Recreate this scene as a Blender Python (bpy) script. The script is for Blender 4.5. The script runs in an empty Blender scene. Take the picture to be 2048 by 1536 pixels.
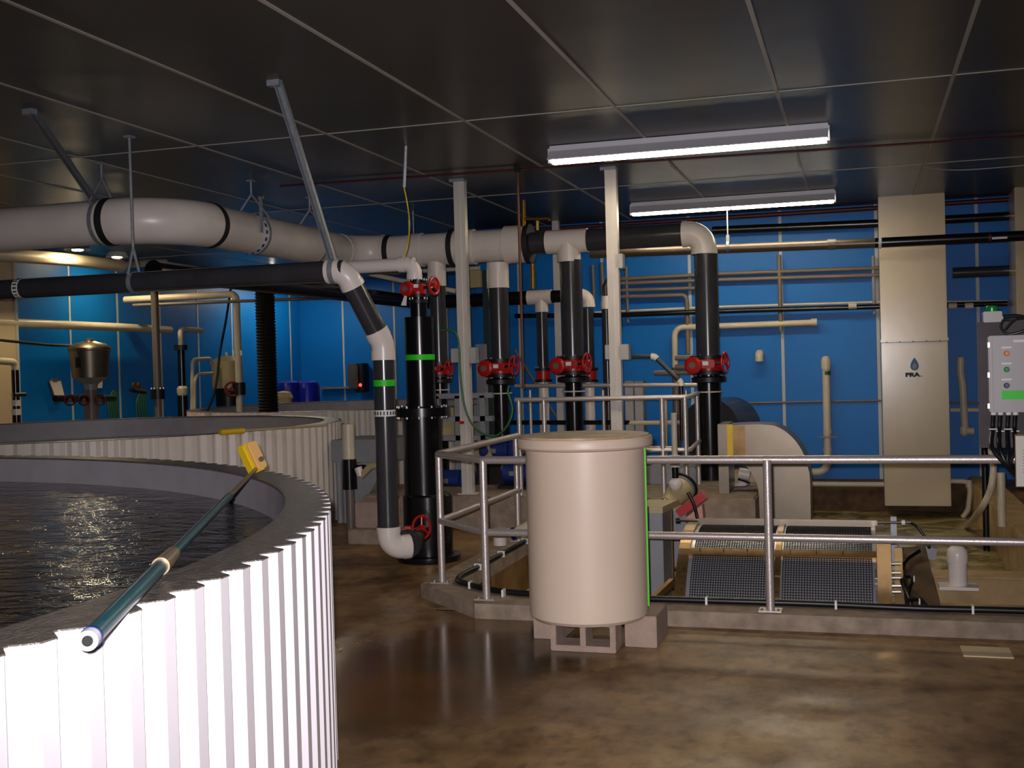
import bpy, bmesh, math, random
from mathutils import Vector, Matrix
V = Vector
random.seed(4)
PI = math.pi
sc = bpy.context.scene
COL = sc.collection

# ------------------------------------------------------------------ camera
FPX = 2290.0
YAW, PITCH, ROLL = 0.29616, 0.01608, 0.02763
EYE = V((0, 0, 1.68))
FW = V((-math.sin(YAW) * math.cos(PITCH), math.cos(YAW) * math.cos(PITCH), -math.sin(PITCH)))
_r = V((math.cos(YAW), math.sin(YAW), 0)); _u = _r.cross(FW)
RT = math.cos(ROLL) * _r - math.sin(ROLL) * _u
UP = math.sin(ROLL) * _r + math.cos(ROLL) * _u
cd = bpy.data.cameras.new('camera'); cam = bpy.data.objects.new('camera', cd); COL.objects.link(cam)
cd.sensor_width = 36; cd.lens = FPX / 2048 * 36; cd.clip_start = 0.05; cd.clip_end = 100
m = Matrix((RT, UP, -FW)).transposed().to_4x4(); m.translation = EYE
cam.matrix_world = m
sc.camera = cam

def at(x, y, **k):
    """world point seen at photo pixel x,y on a plane X=, Y= or Z= constant"""
    d = FW + RT * (x - 1024) / FPX - UP * (y - 768) / FPX
    if 'Z' in k: t = (k['Z'] - EYE.z) / d.z
    elif 'Y' in k: t = (k['Y'] - EYE.y) / d.y
    elif 'X' in k: t = (k['X'] - EYE.x) / d.x
    else: t = k['D']
    return EYE + d * t

# ------------------------------------------------------------------ world, lights, exposure
w = bpy.data.worlds.new('world'); sc.world = w; w.use_nodes = True
w.node_tree.nodes['Background'].inputs[0].default_value = (0.012, 0.012, 0.012, 1)
w.node_tree.nodes['Background'].inputs[1].default_value = 0.5
sc.view_settings.view_transform = 'Standard'; sc.view_settings.look = 'None'
sc.view_settings.exposure = 0.0; sc.view_settings.gamma = 1.0
sc.view_settings.use_curve_mapping = False

TUBE = 42.0      # emission of the fluorescent tubes
fl = bpy.data.lights.new('camera_flash', 'SPOT'); flo = bpy.data.objects.new('camera_flash', fl); COL.objects.link(flo)
fl.energy = 1250; fl.color = (1.0, 0.93, 0.96); fl.spot_size = math.radians(78); fl.spot_blend = 0.9; fl.shadow_soft_size = 0.02
mm = Matrix((RT, UP, -FW)).transposed().to_4x4(); mm.translation = EYE + UP * 0.05 - RT * 0.04
flo.matrix_world = mm

# ------------------------------------------------------------------ materials
def s2l(c):
    return c / 12.92 if c <= 0.04045 else ((c + 0.055) / 1.055) ** 2.4
def rgb(r, g, b): return (s2l(r / 255), s2l(g / 255), s2l(b / 255), 1)
def mat(name, col, rough=0.5, metal=0.0, var=0.0, vscale=6.0, bump=0.0, bscale=40.0, coat=0.0, col2=None, spec=0.5):
    m = bpy.data.materials.new(name); m.use_nodes = True
    nt = m.node_tree; b = nt.nodes['Principled BSDF']
    b.inputs['Base Color'].default_value = col; b.inputs['Roughness'].default_value = rough
    b.inputs['Metallic'].default_value = metal; b.inputs['Coat Weight'].default_value = coat
    b.inputs['Specular IOR Level'].default_value = spec
    tc = nt.nodes.new('ShaderNodeTexCoord')
    if var > 0 or col2:
        n = nt.nodes.new('ShaderNodeTexNoise'); n.inputs['Scale'].default_value = vscale; n.inputs['Detail'].default_value = 6
        nt.links.new(tc.outputs['Object'], n.inputs['Vector'])
        cr = nt.nodes.new('ShaderNodeValToRGB'); cr.color_ramp.elements[0].position = 0.35; cr.color_ramp.elements[1].position = 0.68
        c2 = col2 or tuple(c * (1 - var) for c in col[:3]) + (1,)
        cr.color_ramp.elements[0].color = c2; cr.color_ramp.elements[1].color = col
        nt.links.new(n.outputs['Fac'], cr.inputs['Fac']); nt.links.new(cr.outputs['Color'], b.inputs['Base Color'])
    if bump > 0:
        n2 = nt.nodes.new('ShaderNodeTexNoise'); n2.inputs['Scale'].default_value = bscale; n2.inputs['Detail'].default_value = 4
        nt.links.new(tc.outputs['Object'], n2.inputs['Vector'])
        bp = nt.nodes.new('ShaderNodeBump'); bp.inputs['Strength'].default_value = bump; bp.inputs['Distance'].default_value = 0.01
        nt.links.new(n2.outputs['Fac'], bp.inputs['Height']); nt.links.new(bp.outputs['Normal'], b.inputs['Normal'])
    return m
def emis(name, col, s):
    m = bpy.data.materials.new(name); m.use_nodes = True
    b = m.node_tree.nodes['Principled BSDF']; b.inputs['Base Color'].default_value = col
    b.inputs['Emission Color'].default_value = col; b.inputs['Emission Strength'].default_value = s
    return m

M = {}
M['pvc'] = mat('white_pvc', rgb(232, 222, 214), 0.32, var=0.10, vscale=3)
M['pvc_old'] = mat('yellowed_white_pvc', rgb(206, 196, 172), 0.4, var=0.12, vscale=4)
M['dark'] = mat('dark_grey_pvc', rgb(58, 58, 62), 0.22, var=0.2, vscale=5)
M['black'] = mat('black_plastic', rgb(17, 17, 19), 0.22)
M['grease'] = mat('black_sealant', rgb(26, 26, 30), 0.7)
M['greypipe'] = mat('grey_conduit', rgb(112, 102, 90), 0.45)
M['greypvc'] = mat('grey_pvc', rgb(108, 98, 90), 0.4)
M['red'] = mat('red_enamel', rgb(176, 22, 20), 0.35)
M['iron'] = mat('dark_flange_iron', rgb(30, 30, 32), 0.4, 0.3)
M['bolt'] = mat('bright_zinc_bolt', rgb(200, 200, 195), 0.3, 0.9)
M['galv'] = mat('galvanised_steel', rgb(150, 156, 164), 0.45, 0.35, var=0.2, vscale=20)
M['alu'] = mat('brushed_aluminium_tube', rgb(206, 196, 192), 0.34, 0.6, var=0.12, vscale=60, bump=0.15, bscale=160)
M['colm'] = mat('pale_grey_column_paint', rgb(214, 208, 202), 0.35, 0.2, var=0.08)
M['steel'] = mat('stainless_sheet', rgb(132, 122, 108), 0.36, 0.85, var=0.12, vscale=4)
M['steelb'] = mat('stained_stainless', rgb(146, 118, 78), 0.3, 0.8, var=0.3, vscale=9)
M['screen'] = mat('screen_cloth_steel', rgb(170, 170, 176), 0.3, 0.55)
M['conc'] = mat('grey_concrete', rgb(160, 142, 124), 0.8, var=0.38, vscale=9, bump=0.5, bscale=50)
M['conct'] = mat('tan_concrete', rgb(186, 156, 112), 0.7, var=0.3, vscale=5, bump=0.4, bscale=40)
M['concd'] = mat('rusty_dark_concrete', rgb(96, 68, 36), 0.75, var=0.6, vscale=6, bump=0.4)
M['block'] = mat('pinkish_concrete_block', rgb(170, 148, 134), 0.9, var=0.15, vscale=12, bump=0.6, bscale=120)
M['duct'] = mat('beige_duct_panel', rgb(200, 184, 154), 0.22, var=0.05, vscale=2, bump=0.12, bscale=2.5)
M['rim'] = mat('wet_grey_tank_rim', rgb(112, 104, 98), 0.3, var=0.4, vscale=22, bump=0.8, bscale=60)
M['tankw'] = mat('white_corrugated_steel', rgb(226, 222, 228), 0.4)
M['tankw2'] = mat('cream_corrugated_steel', rgb(222, 212, 202), 0.45)
M['liner'] = mat('grey_tank_liner', rgb(176, 172, 178), 0.5, var=0.12, vscale=6)
M['poly'] = mat('milky_polyethylene', rgb(212, 192, 172), 0.42, var=0.04, vscale=2)
M['polyd'] = mat('stained_polyethylene_lid', rgb(214, 192, 164), 0.5, col2=rgb(176, 142, 104), vscale=7)
M['green'] = mat('bright_green_tape', rgb(40, 205, 30), 0.5)
M['limegreen'] = mat('lime_green_strip', rgb(84, 190, 30), 0.5)
M['hoseg'] = mat('green_rubber_hose', rgb(40, 96, 52), 0.45)
M['yellow'] = mat('yellow_plastic', rgb(226, 190, 30), 0.5)
M['peach'] = mat('peach_brush_block', rgb(226, 178, 108), 0.5)
M['teal'] = mat('teal_fibreglass_pole', rgb(38, 88, 98), 0.3, var=0.15, vscale=14)
M['tanpole'] = mat('bare_metal_pole', rgb(150, 132, 104), 0.35, 0.4)
M['white'] = mat('white_plastic', rgb(226, 226, 222), 0.4)
M['blackh'] = mat('black_hole', rgb(6, 6, 8), 0.7)
M['blue'] = mat('blue_tank_plastic', rgb(24, 36, 170), 0.3)
M['bluep'] = mat('blue_pump_enamel', rgb(22, 44, 110), 0.4)
M['panelg'] = mat('grey_enclosure_paint', rgb(166, 164, 166), 0.45)
M['board'] = mat('dark_grey_backboard', rgb(74, 68, 70), 0.7, var=0.2, vscale=9)
M['boxg'] = mat('grey_fibreglass_box', rgb(140, 142, 148), 0.5, var=0.15, vscale=4)
M['boxt'] = mat('tan_plastic_box', rgb(176, 160, 120), 0.5)
M['wood'] = mat('brown_wood', rgb(120, 84, 44), 0.6, var=0.2)
M['rust'] = mat('rusty_iron_rod', rgb(84, 46, 30), 0.6)
M['redpipe'] = mat('dark_red_pipe', rgb(70, 14, 14), 0.5)
M['brass'] = mat('aged_brass', rgb(130, 96, 40), 0.4, 0.7)
M['paper'] = mat('white_paper', rgb(220, 214, 206), 0.7)
M['pink'] = mat('pink_plastic', rgb(204, 140, 128), 0.5)
M['cable'] = mat('black_cable', rgb(14, 16, 18), 0.4)
M['greenlamp'] = mat('green_beacon_lens', rgb(10, 130, 50), 0.25)
M['amber'] = mat('amber_lens', rgb(226, 120, 20), 0.3)
M['navy'] = mat('navy_button', rgb(30, 34, 84), 0.3)
M['logob'] = mat('blue_logo_ink', rgb(38, 104, 150), 0.5)
M['ink'] = mat('black_ink', rgb(20, 20, 26), 0.6)
M['whink'] = mat('white_ink', rgb(226, 226, 226), 0.6)
M['bluemark'] = mat('blue_mark_ink', rgb(30, 40, 140), 0.6)
M['tube'] = emis('lit_fluorescent_tube', (1.0, 0.86, 0.62, 1), TUBE)
M['bulb'] = emis('lit_lamp_bulb', (1.0, 0.76, 0.42, 1), 480.0)
M['lens'] = emis('lit_red_indicator', (1.0, 0.05, 0.03, 1), 3.0)
M['hood'] = mat('white_enamel_reflector', rgb(206, 206, 214), 0.4)
M['bluew'] = None

def wall_mat():
    m = mat('blue_wall_panel', rgb(4, 108, 192), 0.42, var=0.05, vscale=1.5, spec=0.25)
    return m
M['bluew'] = wall_mat()
M['seam'] = mat('pale_seam_strip', rgb(176, 180, 178), 0.5)
M['seamc'] = mat('grey_ceiling_seam_strip', rgb(168, 162, 154), 0.5)

def ceiling_mat():
    m = mat('dark_glossy_ceiling_panel', rgb(66, 62, 57), 0.34, spec=0.3)
    nt = m.node_tree; b = nt.nodes['Principled BSDF']
    tc = nt.nodes.new('ShaderNodeTexCoord'); n = nt.nodes.new('ShaderNodeTexNoise'); n.inputs['Scale'].default_value = 1.6; n.inputs['Detail'].default_value = 1
    nt.links.new(tc.outputs['Object'], n.inputs['Vector'])
    bp = nt.nodes.new('ShaderNodeBump'); bp.inputs['Strength'].default_value = 0.35; bp.inputs['Distance'].default_value = 0.02
    nt.links.new(n.outputs['Fac'], bp.inputs['Height']); nt.links.new(bp.outputs['Normal'], b.inputs['Normal'])
    b.inputs['Roughness'].default_value = 0.32
    return m
M['ceil'] = ceiling_mat()

def floor_mat():
    m = bpy.data.materials.new('wet_stained_concrete_floor'); m.use_nodes = True
    nt = m.node_tree; N = nt.nodes; L = nt.links; b = N['Principled BSDF']
    tc = N.new('ShaderNodeTexCoord')
    def noise(sc_, det, off=0, stretch=None):
        mp = N.new('ShaderNodeMapping'); mp.inputs['Location'].default_value = (off, off * 1.7, 0)
        if stretch: mp.inputs['Scale'].default_value = stretch
        L.new(tc.outputs['Object'], mp.inputs['Vector'])
        n = N.new('ShaderNodeTexNoise'); n.inputs['Scale'].default_value = sc_; n.inputs['Detail'].default_value = det; n.inputs['Roughness'].default_value = 0.6
        L.new(mp.outputs['Vector'], n.inputs['Vector']); return n
    def ramp(src, p0, c0, p1, c1):
        r = N.new('ShaderNodeValToRGB'); r.color_ramp.elements[0].position = p0; r.color_ramp.elements[0].color = c0
        r.color_ramp.elements[1].position = p1; r.color_ramp.elements[1].color = c1; L.new(src, r.inputs['Fac']); return r
    n1 = noise(2.0, 12, 3, (1.1, 0.8, 1))
    base = ramp(n1.outputs['Fac'], 0.34, rgb(98, 68, 32), 0.66, rgb(166, 132, 88))
    n2 = noise(8.0, 12, 11, (1.2, 0.8, 1))
    blot = ramp(n2.outputs['Fac'], 0.30, (0.30, 0.24, 0.16, 1), 0.52, (1, 1, 1, 1))
    mx = N.new('ShaderNodeMixRGB'); mx.blend_type = 'MULTIPLY'; mx.inputs[0].default_value = 0.8
    L.new(base.outputs['Color'], mx.inputs[1]); L.new(blot.outputs['Color'], mx.inputs[2])
    # wet patch: an oval puddle with a ragged edge
    mp = N.new('ShaderNodeMapping'); mp.vector_type = 'POINT'
    mp.inputs['Location'].default_value = (2.35 / 1.9, -5.9 / 3.4, 0); mp.inputs['Scale'].default_value = (1 / 1.9, 1 / 3.4, 1)
    L.new(tc.outputs['Object'], mp.inputs['Vector'])
    ln = N.new('ShaderNodeVectorMath'); ln.operation = 'LENGTH'; L.new(mp.outputs['Vector'], ln.inputs[0])
    n3 = noise(1.6, 5, 23)
    ad = N.new('ShaderNodeMath'); ad.operation = 'MULTIPLY_ADD'; ad.inputs[1].default_value = 0.75; L.new(n3.outputs['Fac'], ad.inputs[0]); L.new(ln.outputs['Value'], ad.inputs[2])
    wet = ramp(ad.outputs['Value'], 0.62, (1, 1, 1, 1), 1.5, (0, 0, 0, 1)); wet.color_ramp.interpolation = 'EASE'
    n5 = noise(0.9, 4, 41)
    wc = ramp(n5.outputs['Fac'], 0.4, rgb(74, 60, 36), 0.62, rgb(112, 74, 36))
    mw = N.new('ShaderNodeMixRGB'); L.new(wet.outputs['Color'], mw.inputs[0]); L.new(mx.outputs['Color'], mw.inputs[1]); L.new(wc.outputs['Color'], mw.inputs[2])
    L.new(mw.outputs['Color'], b.inputs['Base Color'])
    n4 = noise(3, 6, 5)
    rr = ramp(n4.outputs['Fac'], 0.35, (0.30, 0.30, 0.30, 1), 0.65, (0.6, 0.6, 0.6, 1))
    mr = N.new('ShaderNodeMixRGB'); L.new(wet.outputs['Color'], mr.inputs[0]); L.new(rr.outputs['Color'], mr.inputs[1]); mr.inputs[2].default_value = (0.16, 0.16, 0.16, 1)
    L.new(mr.outputs['Color'], b.inputs['Roughness'])
    b.inputs['Specular IOR Level'].default_value = 0.5
    bp = N.new('ShaderNodeBump'); bp.inputs['Strength'].default_value = 0.12; bp.inputs['Distance'].default_value = 0.01
    L.new(n4.outputs['Fac'], bp.inputs['Height']); L.new(bp.outputs['Normal'], b.inputs['Normal'])
    return m
M['floor'] = floor_mat()

def water_mat(name, col, scale, strength, dist, stretch=(1, 1, 1), rough=0.06, col2=None, foam=None):
    m = bpy.data.materials.new(name); m.use_nodes = True
    nt = m.node_tree; N = nt.nodes; L = nt.links; b = N['Principled BSDF']
    b.inputs['Base Color'].default_value = col; b.inputs['Roughness'].default_value = rough; b.inputs['IOR'].default_value = 1.33
    tc = N.new('ShaderNodeTexCoord'); mp = N.new('ShaderNodeMapping'); mp.inputs['Scale'].default_value = stretch
    L.new(tc.outputs['Object'], mp.inputs['Vector'])
    n = N.new('ShaderNodeTexNoise'); n.inputs['Scale'].default_value = scale; n.inputs['Detail'].default_value = 5; n.inputs['Roughness'].default_value = 0.6
    n.inputs['Distortion'].default_value = 0.6
    L.new(mp.outputs['Vector'], n.inputs['Vector'])
    bp = N.new('ShaderNodeBump'); bp.inputs['Strength'].default_value = strength; bp.inputs['Distance'].default_value = dist
    L.new(n.outputs['Fac'], bp.inputs['Height']); L.new(bp.outputs['Normal'], b.inputs['Normal'])
    if foam:
        n2 = N.new('ShaderNodeTexNoise'); n2.inputs['Scale'].default_value = 2.2; n2.inputs['Detail'].default_value = 7; n2.inputs['Distortion'].default_value = 1.5
        L.new(tc.outputs['Object'], n2.inputs['Vector'])
        r = N.new('ShaderNodeValToRGB'); r.color_ramp.elements[0].position = 0.38; r.color_ramp.elements[0].color = col
        r.color_ramp.elements[1].position = 0.68; r.color_ramp.elements[1].color = foam
        L.new(n2.outputs['Fac'], r.inputs['Fac']); L.new(r.outputs['Color'], b.inputs['Base Color'])
    return m
M['water'] = water_mat('dark_rippling_water', rgb(6, 5, 3), 6, 1.0, 0.019, (0.9, 1.2, 1), rough=0.04)
M['pitwater'] = water_mat('foaming_green_water', rgb(110, 98, 44), 5, 1.0, 0.06, rough=0.25, foam=rgb(200, 180, 130))

# ------------------------------------------------------------------ builders
class B:
    def __init__(s): s.bm = bmesh.new()
    def box(s, c, size, rot=None):
        x, y, z = [v / 2 for v in size]; c = V(c)
        vs = []
        for dz in (-z, z):
            for dx, dy in ((-x, -y), (x, -y), (x, y), (-x, y)):
                p = V((dx, dy, dz))
                if rot is not None: p = rot @ p
                vs.append(s.bm.verts.new(c + p))
        for f in ((3, 2, 1, 0), (4, 5, 6, 7), (0, 1, 5, 4), (1, 2, 6, 5), (2, 3, 7, 6), (3, 0, 4, 7)):
            s.bm.faces.new([vs[i] for i in f])
        return s
    def bx(s, x0, x1, y0, y1, z0, z1):
        return s.box(((x0 + x1) / 2, (y0 + y1) / 2, (z0 + z1) / 2), (abs(x1 - x0), abs(y1 - y0), abs(z1 - z0)))
    def tube(s, pts, r, seg=20, caps=True, radii=None):
        pts = [V(p) for p in pts]; n = len(pts)
        tans = []
        for i in range(n):
            a = pts[max(i - 1, 0)]; b = pts[min(i + 1, n - 1)]
            tans.append((b - a).normalized())
        t0 = tans[0]; ref = V((0, 0, 1)) if abs(t0.z) < 0.9 else V((1, 0, 0))
        nrm = t0.cross(ref).normalized(); rings = []
        for i in range(n):
            t = tans[i]
            nrm = (nrm - t * nrm.dot(t)).normalized(); bi = t.cross(nrm)
            k = 1.0
            if 0 < i < n - 1:
                a = (pts[i] - pts[i - 1]).normalized(); b = (pts[i + 1] - pts[i]).normalized()
                k = 1.0
            rr = radii[i] if radii else r
            rings.append([s.bm.verts.new(pts[i] + (nrm * math.cos(2 * PI * j / seg) + bi * math.sin(2 * PI * j / seg)) * rr * k) for j in range(seg)])
        for i in range(n - 1):
            for j in range(seg):
                s.bm.faces.new((rings[i][j], rings[i][(j + 1) % seg], rings[i + 1][(j + 1) % seg], rings[i + 1][j]))
        if caps:
            s.bm.faces.new(rings[0][::-1]); s.bm.faces.new(rings[-1])
        return s
    def lathe(s, c, prof, axis=(0, 0, 1), seg=32):
        """prof: list of (radius, height) along axis from c; closed ends when radius 0"""
        c = V(c); ax = V(axis).normalized(); ref = V((0, 0, 1)) if abs(ax.z) < 0.9 else V((1, 0, 0))
        u = ax.cross(ref).normalized(); v = ax.cross(u); rings = []
        for r, h in prof:
            if r <= 1e-6: rings.append([s.bm.verts.new(c + ax * h)])
            else: rings.append([s.bm.verts.new(c + ax * h + (u * math.cos(2 * PI * j / seg) + v * math.sin(2 * PI * j / seg)) * r) for j in range(seg)])
        for a, b in zip(rings[:-1], rings[1:]):
            for j in range(seg):
                k = (j + 1) % seg
                if len(a) == 1 and len(b) == 1: continue
                if len(a) == 1: s.bm.faces.new((a[0], b[j], b[k]))
                elif len(b) == 1: s.bm.faces.new((a[j], a[k], b[0]))
                else: s.bm.faces.new((a[j], a[k], b[k], b[j]))
        if len(rings[0]) > 1: s.bm.faces.new(rings[0])
        if len(rings[-1]) > 1: s.bm.faces.new(rings[-1][::-1])
        return s
    def cyl(s, a, b, r, seg=20):
        return s.tube([a, b], r, seg)
    def torus(s, c, R, r, axis=(0, 0, 1), seg=28, ss=10):
        c = V(c); ax = V(axis).normalized(); ref = V((0, 0, 1)) if abs(ax.z) < 0.9 else V((1, 0, 0))
        u = ax.cross(ref).normalized(); v = ax.cross(u); rings = []
        for i in range(seg):
            a = 2 * PI * i / seg; d = u * math.cos(a) + v * math.sin(a)
            rings.append([s.bm.verts.new(c + d * (R + r * math.cos(2 * PI * j / ss)) + ax * r * math.sin(2 * PI * j / ss)) for j in range(ss)])
        for i in range(seg):
            for j in range(ss):
                s.bm.faces.new((rings[i][j], rings[i][(j + 1) % ss], rings[(i + 1) % seg][(j + 1) % ss], rings[(i + 1) % seg][j]))
        return s
    def prism(s, pts, ext):
        """closed outline pts (3D, planar) extruded by vector ext"""
        a = [s.bm.verts.new(V(p)) for p in pts]; b = [s.bm.verts.new(V(p) + V(ext)) for p in pts]
        s.bm.faces.new(a[::-1]); s.bm.faces.new(b)
        for i in range(len(a)):
            k = (i + 1) % len(a); s.bm.faces.new((a[i], a[k], b[k], b[i]))
        return s
    def quad(s, pts):
        s.bm.faces.new([s.bm.verts.new(V(p)) for p in pts]); return s

LOC = {}
def obj(name, b, m, parent=None, bevel=0.0, flat=False, angle=35):
    bm = b.bm
    bmesh.ops.recalc_face_normals(bm, faces=bm.faces[:])
    off = LOC.get(parent.name, V((0, 0, 0))) if parent else V((0, 0, 0))
    if bevel > 0:
        es = [e for e in bm.edges if len(e.link_faces) == 2 and e.calc_face_angle(0) > 0.6]
        bmesh.ops.bevel(bm, geom=es, offset=bevel, segments=2, affect='EDGES', clamp_overlap=True)
    me = bpy.data.meshes.new(name)
    if parent: bmesh.ops.translate(bm, verts=bm.verts[:], vec=-off)
    bm.to_mesh(me); bm.free()
    if not flat:
        me.polygons.foreach_set('use_smooth', [True] * len(me.polygons)); me.set_sharp_from_angle(angle=math.radians(angle))
    me.materials.append(M[m] if isinstance(m, str) else m)
    o = bpy.data.objects.new(name, me); COL.objects.link(o)
    if parent: o.parent = parent; LOC[o.name] = off
    return o
def thing(name, label, cat, loc=(0, 0, 0), group=None):
    o = bpy.data.objects.new(name, None); COL.objects.link(o); o.location = loc; o.empty_display_size = 0.1
    LOC[o.name] = V(loc)
    o['label'] = label; o['category'] = cat
    if group: o['group'] = group
    return o
def tag(o, label, cat, group=None, kind=None):
    o['label'] = label; o['category'] = cat
    if group: o['group'] = group
    if kind: o['kind'] = kind
    return o
def struct(name, b, m, parent=None, **k):
    o = obj(name, b, m, parent, **k)
    if not parent: o['kind'] = 'structure'
    return o
def dup(root, delta, label=None, rotz=0):
    r = root.copy(); COL.objects.link(r); r.location = V(root.location) + V(delta); r.rotation_euler = (0, 0, rotz)
    if label: r['label'] = label
    for ch in list(root.children):
        c = ch.copy(); COL.objects.link(c); c.parent = r
        for g in list(ch.children):
            d = g.copy(); COL.objects.link(d); d.parent = c
    return r
def arc(c, d1, d2, R, n=8):
    """fillet points of a corner c, arriving along d1 and leaving along d2"""
    c = V(c); d1 = V(d1).normalized(); d2 = V(d2).normalized()
    a = d1.angle(d2); t = R * math.tan(a / 2)
    p0 = c - d1 * t; ctr_dir = (d2 - d1).normalized(); ctr = c + ctr_dir * (R / math.cos(a / 2))
    v0 = p0 - ctr; axis = d1.cross(d2).normalized(); out = []
    for i in range(n + 1):
        out.append(ctr + Matrix.Rotation(a * i / n, 3, axis) @ v0)
    return out
def fillet(pts, R, n=6):
    pts = [V(p) for p in pts]; out = [pts[0]]
    for i in range(1, len(pts) - 1):
        d1 = pts[i] - pts[i - 1]; d2 = pts[i + 1] - pts[i]
        if d1.length < 1e-6 or d2.length < 1e-6 or d1.angle(d2) < 0.05: out.append(pts[i]); continue
        a = d1.angle(d2); rr = min(R, 0.45 * min(d1.length, d2.length) / max(math.tan(a / 2), 1e-3))
        out += arc(pts[i], d1, d2, rr, n)
    out.append(pts[-1]); return out
def elbow(c, d1, d2, r, R=None, k=1.10, sock=0.6):
    """moulded elbow: bend with a straight socket and lip at both ends"""
    R = R or r * 1.5; p = arc(c, d1, d2, R, 10); d1 = V(d1).normalized(); d2 = V(d2).normalized()
    b = B(); s = sock * r
    b.tube([p[0] - d1 * s] + p + [p[-1] + d2 * s], r * k, 24)
    b.tube([p[0] - d1 * s, p[0] - d1 * s * 0.15], r * k * 1.05, 24); b.tube([p[-1] + d2 * s * 0.15, p[-1] + d2 * s], r * k * 1.05, 24)
    return b
def spline(pts, n=8):
    pts = [V(p) for p in pts]; P = [pts[0] * 2 - pts[1]] + pts + [pts[-1] * 2 - pts[-2]]; out = []
    for i in range(1, len(P) - 2):
        for k in range(n):
            t = k / n; a, b_, c, d = P[i - 1], P[i], P[i + 1], P[i + 2]
            out.append(0.5 * ((2 * b_) + (-a + c) * t + (2 * a - 5 * b_ + 4 * c - d) * t * t + (-a + 3 * b_ - 3 * c + d) * t ** 3))
    out.append(pts[-1]); return out
def band(a, b, r): return B().tube([a, b], r, 24)
X, Y, Z = V((1, 0, 0)), V((0, 1, 0)), V((0, 0, 1))

# ------------------------------------------------------------------ room shell
H = 3.65; XL = -11.96; YB = 23.1; YR = 15.73; XS = -5.3; XR = 6.0; YN = -3.0
XP0, XP1, YP0, YP1 = -2.86, 1.28, 7.5, 11.15      # the pit
fl_ = B()
for x0, x1, y0, y1 in ((XL, XP0, YN, YB), (XP0, XR, YN, 7.42), (1.62, XR, 7.42, YR), (XP0, -1.0, YP1, YR)):
    fl_.bx(x0, x1, y0, y1, -0.3, 0)
struct('floor', fl_, 'floor', flat=True)
c = B(); c.bx(XL, XR, YN, YB, H, H + 0.1)
ce = struct('ceiling', c, 'ceil', flat=True)
c = B()
for n in range(-8, 8):
    x = -2.99 + 1.22 * n
    if x < XL: continue
    c.bx(x - 0.014, x + 0.014, YN, YB, H - 0.006, H)
for y in (0.87, 4.79, 8.708, 12.625, 16.54, 20.45):
    c.bx(XL, XR, y - 0.009, y + 0.009, H - 0.0055, H)
struct('seam_strip', c, 'seamc', ce, flat=True)
def wall(name, x0, x1, y0, y1, z0, seams, axis):
    o = struct(name, B().bx(x0, x1, y0, y1, z0, H), 'bluew', flat=True)
    b = B()
    for s_ in seams:
        if axis == 'y': b.bx(s_ - 0.02, s_ + 0.02, y0 - 0.008, y0, z0, H)
        else: b.bx(x1, x1 + 0.008, s_ - 0.02, s_ + 0.02, z0, H)
    if seams: obj('seam_strip', b, 'seam', o, flat=True)
    return o
wall('wall_back', XS, XR, YR, YR + 0.12, 0.06, [0.224 + 1.22 * n for n in range(-4, 5)], 'y')
wall('wall_back_left', XL, XS, YB, YB + 0.12, 0, [-12.126 + 1.22 * n for n in range(1, 6)], 'y')
wall('wall_left', XL - 0.12, XL, YN, YB, 0, [14.096 + 1.22 * n for n in range(-5, 8)], 'x')
struct('wall_recess', B().bx(XS, XS + 0.12, YR + 0.12, YB, 0, H), 'bluew', flat=True)
struct('wall_right', B().bx(XR, XR + 0.12, YN, YR, 0, H), 'bluew', flat=True)
struct('wall_front', B().bx(XL, XR, YN - 0.12, YN, 0, H), 'bluew', flat=True)
# dark red pipe along the ceiling at the back wall
tag(obj('sprinkler_pipe', B().tube([(XS + 0.2, YR - 0.12, H - 0.06), (XR - 0.5, YR - 0.12, H - 0.06)], 0.03), 'redpipe'),
    'dark red pipe running just under the ceiling along the blue back wall', 'pipe')

# pit walls, floor, kerb
b = B()
b.bx(XP0, 1.6, YP0 - 0.1, YP0, -1.1, 0.0)
struct('wall_pit_front', b, 'conct', flat=True)
struct('wall_pit_left', B().bx(XP0 - 0.14, XP0, 7.9, YP1, -1.1, 0.0), mat('cream_pit_lining', rgb(236, 216, 172), 0.6, var=0.06), flat=True)
struct('wall_pit_right', B().bx(XP1, 1.6, 7.53, YR, -1.1, 0.1), 'conct', bevel=0.02, flat=True)
struct('wall_pit_back', B().bx(-1.0, XP1, YR - 0.05, YR + 0.12, -1.1, 0.06), 'concd', flat=True)
struct('wall_pit_cross', B().bx(XP0, -1.0, YP1, YP1 + 0.2, -1.1, 0.0), 'conc', flat=True)
struct('wall_pit_inner', B().bx(-1.15, -1.0, YP1, YR, -1.1, 0.0), 'conc', flat=True)
struct('floor_pit', B().bx(XP0, XP1, 7.45, YR, -1.15, -1.05), 'conc', flat=True)
tag(obj('pit_water', B().prism([(XP0 + 0.005, YP0 + 0.01, -0.6), (XP1 - 0.005, YP0 + 0.01, -0.6), (XP1 - 0.005, YR - 0.06, -0.6), (-0.99, YR - 0.06, -0.6), (-0.99, YP1 - 0.01, -0.6), (XP0 + 0.005, YP1 - 0.01, -0.6)], (0, 0, 0.25)), 'pitwater', flat=True),
    'greenish brown foaming water filling the sunken pit behind the railing', 'water', kind='stuff')
k = B()
# kerb: front run, chamfered corner, left run
out = [V((1.6, 7.2, 0)), V((-2.50, 7.2, 0)), V((-3.12, 7.80, 0)), V((-3.12, 11.1, 0))]
inn = [V((1.6, 7.52, 0)), V((-2.40, 7.52, 0)), V((-2.86, 7.97, 0)), V((-2.86, 11.1, 0))]
for i in range(3):
    k.prism([out[i], out[i + 1], inn[i + 1], inn[i]], (0, 0, 0.1))
struct('trim_1', k, 'conc', bevel=0.0)
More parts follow.
